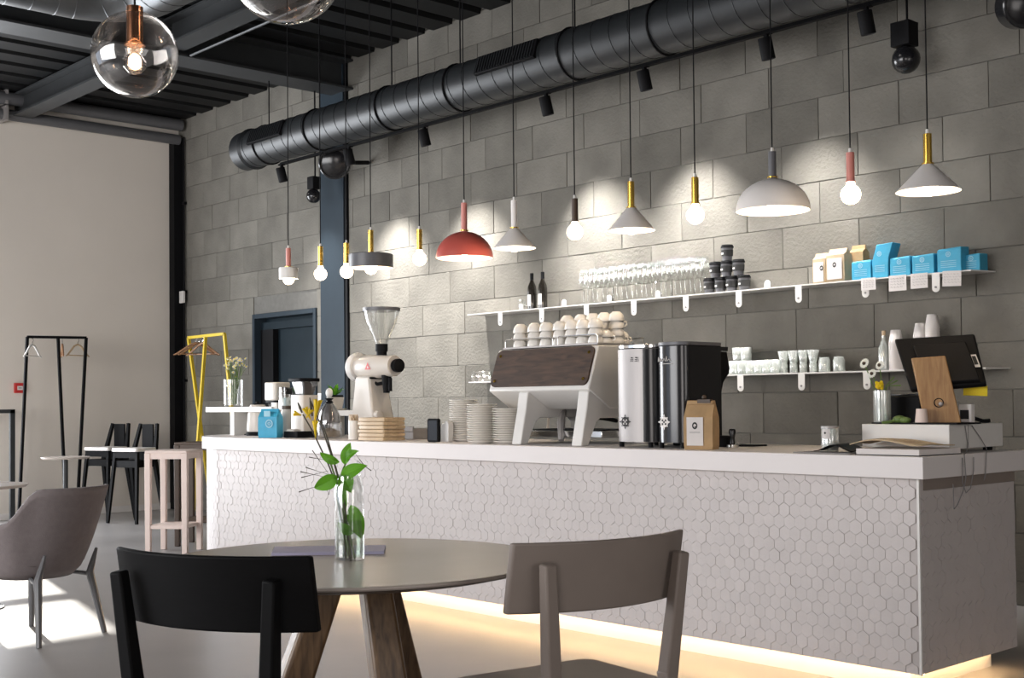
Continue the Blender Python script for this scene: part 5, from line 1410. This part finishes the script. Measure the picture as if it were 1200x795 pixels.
for pts in (((405, 655), (402, 590), (385, 545), (366, 505), (355, 486)), ((412, 655), (403, 585), (392, 545), (375, 495), (364, 470)), ((410, 655), (402, 580), (394, 550), (384, 515), (376, 492))):
    mk('stem', B().tube([bp_(*p) for p in pts], [.0026, .0026, .0024, .0022, .002], 6), 'darkstem', bq)
for pts in (((408, 652), (398, 600), (394, 575), (402, 550), (410, 533)), ((410, 650), (402, 600), (396, 570), (388, 545), (378, 533)), ((416, 655), (408, 620), (401, 585), (396, 568))):
    mk('stem', B().tube([bp_(*p) for p in pts], .0028, 6), 'stem', bq)
for a, b_, w, tl_, dd in (((398, 542), (375, 530), .030, .3, 0), ((404, 545), (411, 519), .034, .2, .01), ((404, 540), (421, 529), .030, .6, -.01), ((400, 560), (431, 546), .045, .4, -.02), ((396, 558), (368, 572), .048, .2, 0), ((402, 556), (412, 578), .050, .1, -.02), ((398, 565), (405, 596), .022, .5, .01), ((411, 592), (424, 632), .050, .2, .0), ((415, 625), (396, 612), .035, .2, 0)):
    leaf(bp_(*a), bp_(*b_, dd), w, .010, 'green', tl_)
# freesia-like yellow blooms
def bloom(a, b_, w, label=None):
    a, b_ = Vector(a), Vector(b_); d = (b_ - a).normalized(); L_ = (b_ - a).length; x = d.orthogonal().normalized(); y = d.cross(x); b = B()
    for k in range(6):
        t0 = 2 * pi * k / 6
        def f(u, v):
            r = w * (.15 + .85 * u ** 1.3); t = t0 + (v - .5) * 1.25 * sin(pi * (u * .85 + .08))
            return a + d * L_ * (u - .12 * u ** 4) + (x * cos(t) + y * sin(t)) * r
        b.grid(f, 6, 3)
    return mk('yellow_bloom', b, 'petal', bq, solid=.001)
bloom(bp_(369, 494), bp_(373, 465), .015); bloom(bp_(364, 492), bp_(356, 476), .010); bloom(bp_(353, 487), bp_(343, 484), .010); bloom(bp_(370, 515), bp_(369, 490), .010); bloom(bp_(359, 490), bp_(366, 478), .010)
for a, b_ in (((354, 484), (349, 472)), ((366, 488), (363, 466)), ((376, 498), (377, 485))):
    mk('bud', B().tube([bp_(*a), (Vector(bp_(*a)) + Vector(bp_(*b_))) / 2, bp_(*b_)], [.0025, .004, .0015], 6), 'darkstem', bq)
gt = B()
for i, (a, b_) in enumerate((((385, 552), (353, 560)), ((384, 560), (352, 553)), ((384, 566), (350, 577)), ((384, 556), (358, 548)), ((388, 560), (366, 528)), ((388, 570), (385, 580)), ((384, 540), (362, 536)), ((418, 540), (435, 552)), ((415, 530), (426, 545)))):
    gt.tube([bp_(*a), (Vector(bp_(*a)) + Vector(bp_(*b_))) / 2, bp_(*b_)], [.0006, .0006, .0015], 4)
mk('seed_sprig', gt, 'darkstem', bq)['kind'] = 'stuff'
